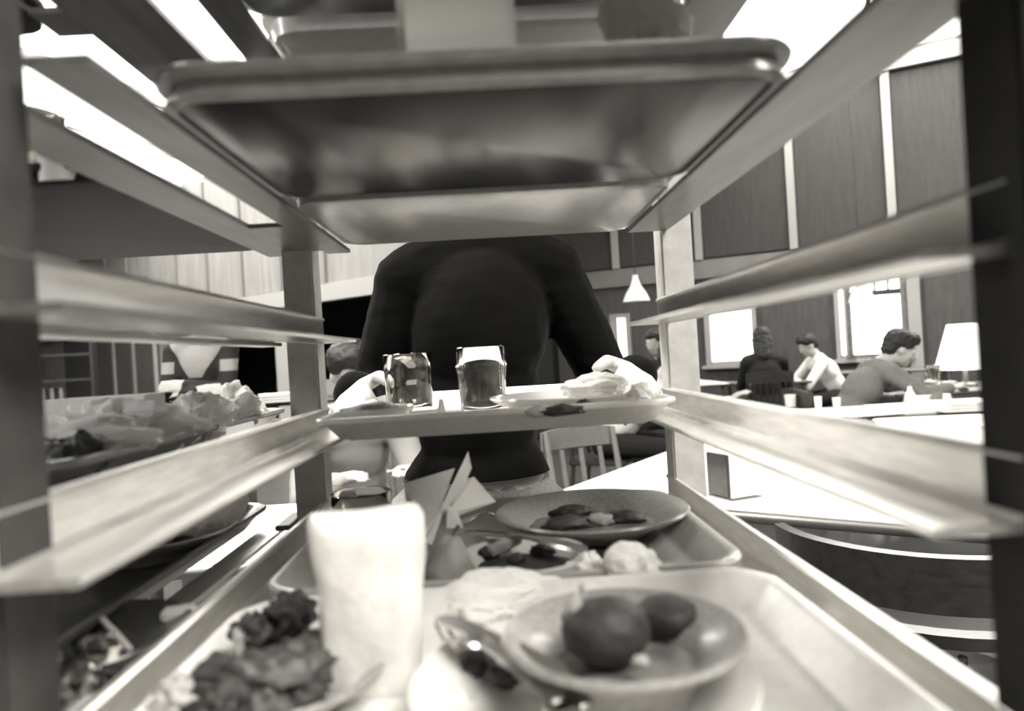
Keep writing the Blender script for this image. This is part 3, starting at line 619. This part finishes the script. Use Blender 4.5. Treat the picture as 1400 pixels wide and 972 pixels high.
# ------------------------------------------------------------------ held tray
q = onz(662, 566, zC); tumbler((q.x, q.y, zC), .0300, .084, 'fluted tumbler with an inch of dark drink on the held tray', .22, M['drink'], 8, .92, True)
q = onz(561, 563, zC); tumbler((q.x, q.y, zC), .0335, .082, 'straight tumbler, empty, at the left of the held tray', 0, None, 6, .96)
q = onz(565, 574, zC); plate((q.x, q.y-.012, zC), .034, 'little saucer in front of the empty straight tumbler', M['china'], .012, name='saucer')
q = onz(488, 572, zC); 
bowl((-.128, .755, zC), .040, .022, 'shallow side dish at the left corner of the held tray', M['china'], .6, name='side_dish', cat='dish')
tag(MB().blob((-.132, .755, zC+.020), (.026,.022,.009), 3, .35, 2.5, 90).build('bread_roll', M['food_pale'], None, 180, loc=(-.132, .755, zC+.02)), 'torn bread in the side dish on the held tray', 'bread')
tag(MB().add([at(600,545,.74), at(606,546,.74), at(612,575,.73), at(630,582,.72), at(596,583,.72), at(600,545,.7412), at(606,546,.7412), at(612,575,.7312), at(630,582,.7212), at(596,583,.7212)], [(0,1,2,3,4),(9,8,7,6,5),(0,5,6,1),(1,6,7,2),(2,7,8,3),(3,8,9,4),(4,9,5,0)]).build('napkin', M['paper'], None, None), 'folded white napkin corner sticking up at the near edge of the held tray', 'napkin')
hp_ = plate((.080, .79, zC+.002), .088, 'dinner plate crowded onto the right of the held tray', M['china'], .021)
crumple((.112, .80, zC+.026), (.042, .034, .019), 'crumpled napkin lying on the plate of the held tray', 11, amp=.3)
crumple((.150, .725, zC+.022), (.016, .014, .013), 'white scrap of paper hanging over the near right corner of the held tray', 12, amp=.25)
for k, (px, py, r, lb) in enumerate(((766, 561, .020, 'dark limp salad leaf on the held plate'), (800, 553, .008, 'dark olive-like scrap against the napkin on the held plate'), (735, 563, .012, 'small scrap at the left of the held plate'))):
    c0 = onz(px, py, zC+.018); tag(MB().blob(c0, (r, r*.6, .005), 3, .5, 3, 110+k).build('food_scrap', M['food_dark' if k < 2 else 'food_pale'], None, 180, loc=c0), lb, 'leftovers')
# ------------------------------------------------------------------ top tray and left bay
def carton(c, w, h, label, rz=0):
    root = empty('milk_carton', c, rz, label, 'carton'); MB().box((0,0,h/2), (w, w, h), bev=.004).build('carton_body', M['card'], root, 40)
    MB().add([(-w*.46,-w*.46,h), (w*.46,-w*.46,h), (w*.46,w*.46,h), (-w*.46,w*.46,h), (-w*.46,-.001,h+.022), (w*.46,-.001,h+.022), (w*.46,.001,h+.022), (-w*.46,.001,h+.022)], [(0,1,5,4),(1,2,6,5),(2,3,7,6),(3,0,4,7),(4,5,6,7),(3,2,1,0)]).build('gable', M['card'], root)
    MB().box((0,0,h+.028), (w*.92, .003, .014)).build('fin', M['card'], root); return root
q = at(622, 40, .385); carton((q.x, q.y+.01, zA), .062, .072, 'white milk carton standing on the nearest overhead tray', .06)
crumple(at(880, 12, .42)*1.0 - Vector((0,0,.01)), (.028, .02, .036), 'crumpled white napkin on the nearest overhead tray, right of the carton', 21, amp=.35)
lt = [(40, .535, .026, .058), (62, .56, .024, .052), (52, .60, .026, .064)]
for k, (px, Y, r, h) in enumerate(lt):
    q = onz(px, 262, zA); x = (px-675)/F*Y - .012*Y; tumbler((at(px, 262, Y).x, Y, zA), r, h, ['left front tumbler on the left bay overhead tray', 'middle tumbler beside the white cup on the left bay overhead tray', 'tall rear tumbler on the left bay overhead tray'][k], 0, None, 8, .88)
cr = empty('paper_cup', (at(90, 262, .515).x, .515, zA), 0, 'white paper cup at the right of the tumblers on the left bay overhead tray', 'cup')
MB().lathe([(0,0),(.016,0),(.0175,.030),(.0185,.031),(.0175,.032),(.0165,.030),(.015,.003),(0,.003)], n=28).build('cup_wall', M['card'], cr, 50)
cutlery((-.36, .53, zA+.003), (-.30, .60, zA+.003), 'knife', 'knife lying near the paper cup on the left bay overhead tray', scale=.6)
nap = [((170, 600), .55, (.085,.05,.023), 31, 'largest crumpled napkin, front of the left bay heap'), ((205, 580), .64, (.085,.04,.029), 32, 'broad crumpled napkin behind the largest one in the left bay heap'),
       ((295, 600), .70, (.032,.03,.028), 33, 'pointed crumpled napkin right of the dark cup in the left bay'), ((318, 577), .81, (.036,.03,.031), 34, 'crumpled napkin at the right end of the left bay heap, with a torn edge'),
       ((343, 578), .895, (.022,.02,.023), 35, 'smallest crumpled napkin at the far right of the left bay heap')]
for (px, py), Y, r, sd, lb in nap:
    p = at(px, py, Y); p.x = min(p.x, -.262-r[0]); p.z = zC + r[2]*.85
    crumple(p, r, lb, sd, amp=.36, freq=1.5)
q = at(258, 590, .66); cg = empty('paper_cup', (at(262, 590, .73).x, .73, zC), 0, 'grey paper cup between the crumpled napkins in the left bay', 'cup')
MB().lathe([(0,0),(.012,0),(.018,.043),(.019,.044),(.018,.045),(.0165,.043),(.011,.003),(0,.003)], n=32).build('cup_wall', M['bin'], cg, 50)
for k, (px, py, Y, r, mm, lb) in enumerate(((75, 600, .52, (.03,.02,.018), 'foil', 'scrap of foil at the left end of the left bay heap'), (110, 605, .5, (.02,.018,.02), 'food_dark', 'dark leftover beside the foil in the left bay'))):
    p = at(px, py, Y); p.z = zC + r[2]*.8; crumple(p, r, lb, 41+k, name='food_scrap' if k else 'foil_scrap', m=M[mm], cat='scrap')
# left bay, low tray
p = at(300, 745, .62); 
plate((-.349, .70, zD), .082, 'big plate low in the left bay holding the milky plastic bag', M['china'], .024)
crumple((-.340, .725, zD+.056), (.084, .095, .055), 'milky plastic bag bulging over the plate low in the left bay', 51, name='plastic_bag', m=M['plastic'], amp=.18, cat='bag')
p = onz(125, 930, zD)
plate((p.x-.02, p.y+.03, zD), .062, 'dark scrap-filled dish at the bottom left of the view', M['tray_dark'], .016, name='dish')
for k, (px, py, r, mm) in enumerate(((130, 890, (.016,.012,.012), 'foil'), (90, 905, (.014,.010,.010), 'food_dark'), (115, 930, (.013,.012,.010), 'foil'), (75, 930, (.012,.010,.008), 'food_dark'), (150, 925, (.010,.008,.007), 'food_dark'))):
    q = onz(px, py, zD+.016); crumple(q, r, ['bright foil scrap nearest the white stick', 'dark scrap left of the bright foil', 'foil scrap below the bright one', 'dark scrap at the bottom left corner', 'dark scrap against the left rail'][k], 60+k, name='scrap', m=M[mm], cat='scrap', amp=.4, sub=3)
tag(MB().tube([onz(140, 845, zD+.03), onz(178, 888, zD+.016)], .0016, 8).build('drinking_straw', M['card'], None, 40), 'short white straw leaning in the scrap dish at lower left', 'straw')
tag(MB().box(onz(245, 838, zD+.014), (.022, .014, .008), Euler((0,0,.3)), bev=.002).build('sugar_packet', M['card'], None, 40), 'small white packet beside the left rail under the big plate', 'packet')
# ------------------------------------------------------------------ furniture
def table(name, corner, da, la, db, lb, z, top, legm, label, th=.03, legs=True):
    corner = Vector((corner[0], corner[1], 0)); da = Vector((*da, 0)).normalized(); db = Vector((*db, 0)).normalized(); c = corner + da*la/2 + db*lb/2
    root = empty(name, c, 0, label, 'table'); P = [corner, corner+da*la, corner+da*la+db*lb, corner+db*lb]
    mb = MB(); vs = [p - c + Z*(z-th) for p in P] + [p - c + Z*z for p in P]
    if (P[1]-P[0]).cross(P[2]-P[1]).z < 0: vs = [vs[i] for i in (3,2,1,0,7,6,5,4)]
    mb.add(vs, [(3,2,1,0),(4,5,6,7),(0,1,5,4),(1,2,6,5),(2,3,7,6),(3,0,4,7)]).build('tabletop', top, root)
    ed = MB()
    for a, b in ((0,1),(1,2),(2,3),(3,0)): ed.tube([P[a]-c+Z*(z-th/2), P[b]-c+Z*(z-th/2)], th*.52, 8)
    ed.build('edge_band', M['metal_dull'] if top is M['laminate'] else top, root, 60)
    for k, p in enumerate(P):
        q = c + (p-c)*.86; MB().tube([q-c+Z*(z-th), q-c+Z*.0], .02, 10).build('leg', legm, root, 60)
    return root
table('dining_table', (.138, 2.154), (.8, -.6), 1.7, (.6, .8), 1.4, .745, M['laminate'], M['metal_dull'], 'bright white-topped table just beyond the rack on the right')
table('dining_table', (-1.15, 1.62), (1, .0), .72, (0, 1), .66, .745, M['laminate'], M['metal_dull'], 'pale-topped table close behind the rack on the left')
def chair(name, x, y, ang, label, m, seat=.45, back=.84, slats=5, w=.42):
    root = empty(name, (x, y, 0), ang, label, 'chair')       # faces local +Y
    MB().box((0, 0, seat-.015), (w, .40, .03), bev=.008).build('seat', m, root, 40)
    for sx in (-1, 1):
        MB().tube([(sx*(w/2-.03), .16, seat-.03), (sx*(w/2-.02), .18, 0)], [.018, .013], 10).build('leg', m, root, 60)
        MB().tube([(sx*(w/2-.03), -.17, seat-.03), (sx*(w/2-.02), -.22, 0)], [.018, .013], 10).build('leg', m, root, 60)
        MB().tube([(sx*(w/2-.02), -.17, seat), (sx*(w/2-.02), -.25, back)], [.017, .014], 10).build('back_post', m, root, 60)
    mb = MB(); n = 10; vs = []
    for i in range(n+1):
        t = i/n*2-1; x_ = t*w/2; y_ = -.25-.03*(1-t*t)
        vs += [(x_, y_, back-.09), (x_, y_-.018, back-.09), (x_, y_-.022, back+.02-.02*t*t), (x_, y_-.004, back+.02-.02*t*t)]
    mb.add(vs, [(0,1,2,3), tuple(4*n+i for i in (3,2,1,0))] + [(4*i+a, 4*i+(a+1)%4, 4*i+4+(a+1)%4, 4*i+4+a) for i in range(n) for a in range(4)]).build('crest_rail', m, root, 40)
    for i in range(slats):
        x_ = (i-(slats-1)/2)*w*.78/slats; MB().box((x_, -.225, (seat+back)/2-.04), (.022, .012, back-seat-.10), Euler((.20, 0, 0))).build('slat', m, root)
    return root
# dark bucket-backed armchair at the right
def bucket_chair():
    p = onz(1120, 742, .80); c = Vector((.86, 1.42, 0)); root = empty('armchair', c, 0, 'dark bentwood armchair with a curved back at the near side of the white table', 'chair')
    def arc(r, z0, z1, a0, a1, th, name, dip=.0, m=M['wood_dark']):
        n = 26; vs = []
        for i in range(n+1):
            t = i/n; a = a0+(a1-a0)*t; z1_ = z1 - dip*(2*t-1)**2 ; ca, sa = math.cos(a), math.sin(a)
            vs += [(r*ca, r*sa, z0), ((r+th)*ca, (r+th)*sa, z0), ((r+th+.012)*ca, (r+th+.012)*sa, z1_), ((r+.012)*ca, (r+.012)*sa, z1_+.002)]
        return MB().add(vs, [(0,1,2,3), tuple(4*n+i for i in (3,2,1,0))] + [(4*i+a, 4*i+(a+1)%4, 4*i+4+(a+1)%4, 4*i+4+a) for i in range(n) for a in range(4)]).build(name, m, root, 50)
    arc(.27, .70, .80, math.radians(176), math.radians(352), .02, 'backrest', -.0)
    arc(.265, .645, .672, math.radians(165), math.radians(385), .03, 'arm_rail')
    MB().lathe([(0, .42), (.2, .42), (.235, .43), (.24, .445), (.22, .455), (0, .448)], n=36).build('seat', M['wood_dark'], root, 50)
    for i in range(9):
        a = math.radians(185+i*21); MB().tube([(.205*math.cos(a), .205*math.sin(a), .45), (.285*math.cos(a), .285*math.sin(a), .63)], .008, 8).build('spindle', M['wood_dark'], root, 60)
    for a in (45, 135, 225, 315):
        a = math.radians(a); MB().tube([(.17*math.cos(a), .17*math.sin(a), .43), (.25*math.cos(a), .25*math.sin(a), 0)], [.018, .013], 10).build('leg', M['wood_dark'], root, 60)
    MB().tube([(-.12, -.14, .2), (.12, -.14, .2)], .01, 8).build('stretcher', M['wood_dark'], root, 60)
bucket_chair()
# napkin dispenser
q = onz(1012, 683, .745)
d = empty('napkin_dispenser', (q.x, q.y+.05, .745), math.radians(20), 'napkin dispenser with one dark and one white side on the white table', 'dispenser')
MB().box((0, 0, .068), (.092, .10, .130), bev=.004).build('housing', M['card'], d, 40); MB().box((-.050, 0, .067), (.008, .09, .118), bev=.002).build('face_plate', M['wood_dark'], d, 40)
MB().box((0, 0, .002), (.10, .11, .004)).build('base', M['metal_dull'], d); MB().box((.0, -.051, .07), (.04, .004, .07)).build('paper_slot', M['paper'], d)
# pale chair beyond the white table
chair('dining_chair', .50, 3.35, math.radians(200), 'pale curved-back chair behind the far edge of the white table, under the held tray', M['bin'], back=.78, slats=3)
# ------------------------------------------------------------------ tables on the right
def ctable(px, Y, w, dpt, rz, label, z=.76, top=None, name='dining_table'):
    x = at(px, 560, Y).x; r = Matrix.Rotation(rz, 2); a = Vector((math.cos(rz), math.sin(rz))); b = Vector((-math.sin(rz), math.cos(rz))); c = Vector((x, Y)) - a*w/2 - b*dpt/2
    return table(name, c, a, w, b, dpt, z, top or M['laminate'], M['metal_dull'], label)
tn = table('dining_table', (1.15, 3.72), (1, -.06), 2.4, (.06, 1), .56, .75, M['laminate'], M['metal_dull'], 'long white table strewn with cups and papers, before the grey-sweatered man')
table('dining_table', (2.72, 4.72), (1, -.03), 1.5, (.05, 1), .75, .76, M['wood_mid'], M['metal_dull'], 'brown table at which the man in the grey sweater leans')
table('dining_table', (2.52, 7.05), (1, 0), .68, (0, 1), .66, .75, M['wood_dark'], M['metal_dull'], 'dark far table between the dark-haired pair and the white-shirted diner')
table('dining_table', (1.75, 7.3), (.5, .0), .7, (.0, 1), 1.2, .76, M['laminate'], M['metal_dull'], 'white far table under the left-hand window')
table('dining_table', (3.75, 7.72), (.894, -.447), 1.2, (.447, .894), .5, .78, M['wood_mid'], M['metal_dull'], 'narrow far table under the large window')
def cup(px, py, z, r, h, label, m='card', kind='paper_cup'):
    q = onz(px, py, z) if z > 0 else Vector((at(px, 545, -z).x, -z, .931)); o = MB().lathe([(0,0),(r*.85,0),(r,h),(r*1.04,h+.001),(r*.95,h+.001),(r*.8,.004),(0,.004)], n=24).build(kind, M[m], None, 45); o.location = q; return tag(o, label, 'cup')
cup(1081, 556, .751, .035, .075, 'wide white cup, leftmost on the long white table'); cup(1119, 558, .751, .022, .07, 'slim white cup, second from the left on the long white table')
cup(1144, 556, .751, .024, .055, 'short white cup, third from the left on the long white table'); cup(1282, 551, .751, .03, .065, 'grey cup on the papers at the right of the long white table', 'bin')
q = onz(1232, 549, .751); q.y -= .10; bt = empty('sauce_bottle', q, 0, 'small white bottle with a narrow neck in front of the man in the grey sweater', 'bottle')
MB().lathe([(0,0),(.035,0),(.03,.05),(.014,.08),(.012,.1),(.0,.1)], n=20).build('bottle_body', M['card'], bt, 45); MB().lathe([(0,.1),(.014,.1),(.013,.118),(0,.12)], n=16).build('cap', M['bin'], bt, 45)
for k, (px, py, w, h, t, a, lb) in enumerate(((1185, 566, .32, .22, .006, .1, 'flat white paper at the middle of the long white table'), (1235, 561, .34, .26, .03, -.05, 'thick pile of white newspapers right of the bottle'), (1268, 549, .2, .16, .045, .2, 'folded newspaper lying behind the thick pile'), (1320, 560, .30, .22, .05, -.1, 'stack of white papers at the right end of the long white table'))):
    q = onz(px, py, .751); root = empty('newspaper', (q.x, q.y, .751), a, lb, 'papers')
    n = 1 if t < .01 else 3
    for i in range(n): MB().box((.006*(i-1), .005*((i*7)%3-1), t*(i+.5)/n), (w*(1-.04*i), h, t/n*.86), Euler((0, 0, .03*(i-1)))).build('sheet', M['paper'], root)
# white bus pan at the right
q = at(1290, 612, 2.62); pan = empty('bus_pan', (q.x+.03, 2.62, .7455), math.radians(-10), 'white plastic tub of paper at the right, below the long white table', 'tub')
tb = tray_mesh(.46, .36, .05, .03, .09, .004); tb.build('tub', M['card'], pan, 50)
crumple((q.x+.05, 2.63, .80), (.12, .09, .04), 'crumpled paper inside the white tub', 71, amp=.25)
# man in grey sweater
def at3(px, py, Y): return at(px, py, Y)
hd = at(1231, 478, 4.45)
man = dict(pelvis=(2.22, 4.5, .60), chest=(2.36, 4.47, .83), neck=(2.47, 4.47, .99), head=(hd.x, 4.45, hd.z), front=(.8, -.1, -.35), look=(.85, -.25, -.42),
           shR=(2.46, 4.30, .93), elR=(2.60, 4.20, .80), wrR=(2.82, 4.30, .815), shL=(2.48, 4.63, .94), elL=(2.66, 4.72, .82), wrL=(2.88, 4.70, .83),
           hipR=(2.26, 4.40, .56), knR=(2.66, 4.36, .52), anR=(2.66, 4.36, .09), toR=(2.80, 4.35, .035), hipL=(2.26, 4.60, .56), knL=(2.66, 4.64, .52), anL=(2.66, 4.66, .09), toL=(2.80, 4.66, .035))
human('person', man, 'dark-haired man in a grey sweater and white collar leaning over his meal', vox=.008, mats=dict(top=M['grey_cloth'], legs=M['dark_cloth']), hairstyle='full', collar=True, waist_w=.135)
chair('dining_chair', 2.2, 4.5, math.radians(-90), 'dark chair under the man in the grey sweater', M['wood_dark'])
q = at(1276, 500, 5.0); gb = tumbler((3.16, 5.0, .762), .05, .17, 'tall clear pitcher on the brown table before the leaning man', 0, None, 0, .8, name='pitcher')
o = MB().box((3.18, 4.86, .79), (.10, .05, .055), bev=.004).build('napkin_box', M['card'], None, 40); tag(o, 'small white box beside the clear pitcher on the brown table', 'box')
o = cup(1288, 540, .762, .04, .07, 'glass cup right of the small white box on the brown table', 'glass')
plate((3.66, 4.90, .762), .12, 'white plate at the right of the brown table, near the lamp', M['china'])
# far diners
seated(2.60, 6.68, math.radians(75), .10, 'dark-clothed diner seen from behind, in a slatted chair near the left window', arm_reach=.3, vox=.014, mats=dict(top=M['dark_cloth'], legs=M['dark_cloth']), hairstyle='long')
chair('dining_chair', 2.59, 6.65, math.radians(-15), 'dark slat-backed chair under the dark-clothed diner', M['wood_dark'], slats=6, back=.88)
seated(3.12, 8.10, math.radians(-115), .12, 'long-haired diner in black, second from the left window', arm_reach=.3, vox=.014, mats=dict(top=M['dark_cloth'], legs=M['dark_cloth']), hairstyle='long')
seated(3.66, 7.36, math.radians(178), .24, 'diner in a white shirt bending left over the dark far table', head_drop=.08, vox=.014, mats=dict(top=M['white_cloth'], legs=M['dark_cloth']), hairstyle='full')
chair('dining_chair', 3.71, 7.36, math.radians(88), 'dark chair under the white-shirted diner', M['wood_dark'], slats=4)
seated(1.52, 6.3, math.radians(-150), .02, 'pale-faced diner in black between the raised sleeve and the rack post', vox=.014, mats=dict(top=M['dark_cloth'], legs=M['dark_cloth']), hairstyle='long')
seated(.76, 4.78, math.radians(-25), .36, 'dark-haired diner in a white shirt, half behind the right rack post', vox=.011, mats=dict(top=M['white_cloth'], legs=M['dark_cloth']), hairstyle='full')
chair('dining_chair', 0.72, 4.80, math.radians(-115), 'dark chair under the half-hidden diner at the rack post', M['wood_dark'])
# plates on the white far table
for k, (px, py) in enumerate(((972, 508), (1012, 510))):
    q = onz(px, py, .79); plate((q.x, min(q.y, 8.3), .762), .11, ['left plate on the white far table under the window', 'right plate on the white far table under the window'][k], M['china'])
# lamps
def pendant(px, py, Y, r, label, p=None, watts=12):
    p = p or at(px, py, Y); root = empty('pendant_lamp', p, 0, label, 'lamp')
    MB().lathe([(r, -.04), (r*.97, -.02), (r*.75, .05), (r*.38, .13), (r*.22, .20), (r*.2, .24), (r*.17, .24), (r*.2, .19), (r*.35, .125), (r*.72, .045), (r*.94, -.022), (r*.985, -.04)], n=36).build('lamp_shade', M['shade'], root, 60)
    MB().blob((0, 0, .03), .05, 3, 0).build('bulb', M['bulb'], root, 180); MB().tube([(0,0,.22), (0,0,CEIL-p.z)], .006, 8).build('cord', M['wood_dark'], root, 60)
    l = bpy.data.lights.new('pendant_light', 'POINT'); l.energy = watts; l.shadow_soft_size = .05; lo = bpy.data.objects.new('pendant_light', l); COL.objects.link(lo); lo.location = p - Vector((0,0,.06))
    return root
pendant(870, 407, 7.4, .14, 'white enamel pendant lamp hanging between the person and the right rack post')
pendant(1178, 407, 7.0, .125, 'white enamel pendant lamp hanging before the large window')
pendant(0, 0, 0, .15, 'added pendant lamp with white enamel shade, out of view left of the rack', Vector((-1.75, .25, 1.72)), 34)  # added out of view to brighten the napkins in the left bay
q = at(1335, 505, 4.9); tl = empty('table_lamp', (q.x+.02, 5.05, .761), 0, 'table lamp with a tall white shade at the right edge of the view', 'lamp')
zb = q.z-.76; MB().lathe([(.195, zb), (.10, zb+.33), (.097, zb+.33), (.19, zb)], n=36).build('lamp_shade', M['shade_lit'], tl, 60)
MB().lathe([(0,0),(.08,0),(.08,.015),(.02,.03),(.014,zb+.05),(0,zb+.05)], n=24).build('lamp_base', M['metal_dull'], tl, 50)
# ------------------------------------------------------------------ left background
lt_ = table('serving_counter', (-2.75, 2.45), (1, .0), 1.75, (0, 1), .8, .955, M['wood_dark'], M['metal_dull'], 'dark counter behind the left bay carrying the flatware bin')
q = onz(125, 592, .955)
bx = empty('flatware_bin', (q.x+.0, q.y+.12, .956), 0, 'long grey bin of flatware on the dark counter at the left', 'bin')
bw = 135/F*(q.y)*1.0
for (c0, d0) in (((0,-.09,.075), (bw,.012,.15)), ((0,.09,.075), (bw,.012,.15)), ((-bw/2,0,.075), (.012,.19,.15)), ((bw/2,0,.075), (.012,.19,.15)), ((0,0,.006), (bw,.18,.012))):
    MB().box(c0, d0, bev=.002).build('bin_wall', M['bin'], bx, 40)
ORD = 'first second third fourth fifth sixth seventh eighth ninth tenth eleventh twelfth thirteenth fourteenth'.split()
for k in range(14):
    x = -bw*.45 + k*bw*.9/13; tag(MB().tube([(q.x+x, q.y+.12, .975), (q.x+x+random.uniform(-.02,.02), q.y+.12+random.uniform(-.04,.04), 1.09+random.uniform(0,.02))], .006, 6, .5).build('spoon', M['metal'], None, 60), 'steel spoon handle poking out of the flatware bin, %s from its left end' % ORD[k], 'spoon', 'spoons standing in the flatware bin')
crumple(Vector((q.x-.30, q.y+.05, 1.0)), (.06, .05, .05), 'pale crumpled paper at the left end of the flatware bin', 81, amp=.3)
table('serving_counter', (-3.4, 4.9), (1, .28), 2.6, (-.28, 1), .7, .93, M['wood_dark'], M['metal_dull'], 'long counter with white trays behind the patterned sweater')
for k, (px, w, lb) in enumerate(((228, .24, 'white stack of trays left of the standing diner'), (318, .26, 'white stack of trays right of the standing diner'), (374, .27, 'long white stack of trays behind the left rack post'), (190, .10, 'short pale pile at the left end of the counter'))):
    X = at(px, 545, 5.35).x; root = empty('tray_stack', (X, 5.35 + (X+2)*.28, .931), .273, lb, 'trays')
    for i in range(3 if k != 3 else 2): MB().box((.01*((i*5)%3-1), 0, .011+.022*i), (w, .3, .019), Euler((0,0,.05*(i-1))), bev=.003).build('tray', M['card'], root, 40)
cup(181, 0, -5.1, .035, .07, 'small white cup left of the tray stacks on the counter')
cup(347, 0, -5.22, .03, .05, 'dark cup in front of the right tray stacks', 'wood_dark')
# standing diner with crossed arms
S = at(276, 500, 4.3); sx = S.x
st = dict(pelvis=(sx+.01, 4.3, .93), chest=(sx, 4.3, 1.22), neck=(sx, 4.3, 1.40), head=(sx, 4.27, 1.55), front=(0, -1, 0), look=(.1, -1, -.2),
          shR=(sx-.165, 4.3, 1.32), elR=(sx-.18, 4.22, 1.06), wrR=(sx+.03, 4.10, 1.08), shL=(sx+.165, 4.3, 1.32), elL=(sx+.18, 4.22, 1.07), wrL=(sx-.02, 4.13, 1.12),
          hipR=(sx-.085, 4.3, .87), knR=(sx-.09, 4.28, .49), anR=(sx-.10, 4.32, .09), toR=(sx-.12, 4.18, .035), hipL=(sx+.085, 4.3, .87), knL=(sx+.09, 4.29, .49), anL=(sx+.10, 4.33, .09), toL=(sx+.12, 4.19, .035))
pm = bpy.data.materials.new('patterned knit'); pm.use_nodes = True; nt = pm.node_tree; b_ = nt.nodes['Principled BSDF']; b_.inputs['Roughness'].default_value = .9
tc = nt.nodes.new('ShaderNodeTexCoord'); mpn = nt.nodes.new('ShaderNodeMapping'); mpn.inputs['Location'].default_value = (-sx*0, 0, 0); ck = nt.nodes.new('ShaderNodeSeparateXYZ')
nt.links.new(tc.outputs['Object'], mpn.inputs[0]); nt.links.new(mpn.outputs[0], ck.inputs[0])
def mth(op, a, b=None):
    n = nt.nodes.new('ShaderNodeMath'); n.operation = op
    for i, k in enumerate((a, b)):
        if k is None: continue
        if isinstance(k, (int, float)): n.inputs[i].default_value = k
        else: nt.links.new(k, n.inputs[i])
    return n.outputs[0]
xa = mth('ABSOLUTE', mth('SUBTRACT', ck.outputs[0], sx)); zz = ck.outputs[2]
# pale yoke shaped like a V that narrows downwards, dark elsewhere, pale shoulder patches and hem
yoke = mth('MULTIPLY', mth('LESS_THAN', xa, mth('MULTIPLY', mth('SUBTRACT', zz, 1.10), .62)), mth('GREATER_THAN', zz, 1.16))
patch = mth('MULTIPLY', mth('GREATER_THAN', xa, .135), mth('MULTIPLY', mth('GREATER_THAN', zz, 1.19), mth('LESS_THAN', zz, 1.26)))
hem = mth('LESS_THAN', zz, .93); tot = mth('MINIMUM', mth('ADD', mth('ADD', yoke, patch), mth('MULTIPLY', hem, .4)), 1.0)
mx = nt.nodes.new('ShaderNodeMixRGB'); mx.inputs[1].default_value = grey(.012); mx.inputs[2].default_value = grey(.24); nt.links.new(tot, mx.inputs[0]); nt.links.new(mx.outputs[0], b_.inputs['Base Color'])
hx = dict(R=((.9, -.1, .05), (0, -1, .2), 1, 1.0, .3), L=((-.9, -.1, 0), (0, -1, .2), -1, 1.0, .3))
human('person', st, 'standing diner with crossed arms in a dark sweater with pale yoke and patches', vox=.010, mats=dict(top=pm, legs=M['dark_cloth']), extra_hand=hx, waist_w=.12, hairstyle='long')
# book shelf far left
bs = empty('bookshelf', (at(70, 500, 8.5).x, 8.5, 0), .3, 'dark open shelf with pale spines at the far left', 'shelf')
for z in (.9, 1.2, 1.5): MB().box((0, 0, z), (.9, .25, .03)).build('shelf_board', M['wood_dark'], bs)
for x in (-.45, .45): MB().box((x, 0, .9), (.03, .26, 1.5)).build('side_panel', M['wood_dark'], bs)
for k in range(5):
    o = MB().box((0,0,0), (.035, .16, .20)).build('book', M['bin'], None); o.location = (bs.location.x-.26+.09*k, 8.4, 1.02); o.rotation_euler = (0, 0, .3)
    o.location.y = 8.5 + math.sin(.3)*(-.26+.09*k); o.location.z = 1.016; tag(o, 'grey book standing upright on the far left shelf, %s from the left' % ORD[k], 'book', 'books on the far left shelf')
# people and pale things glimpsed under the left end of the held tray
seated(-.62, 2.9, math.radians(-70), .15, 'bent-over diner in mottled grey glimpsed beyond the left end of the held tray', head_drop=.05, vox=.012, mats=dict(top=M['mid_cloth'], legs=M['dark_cloth']), hairstyle='full')
chair('dining_chair', -.60, 2.94, math.radians(-160), 'chair under the bent-over diner at the left', M['wood_mid'])
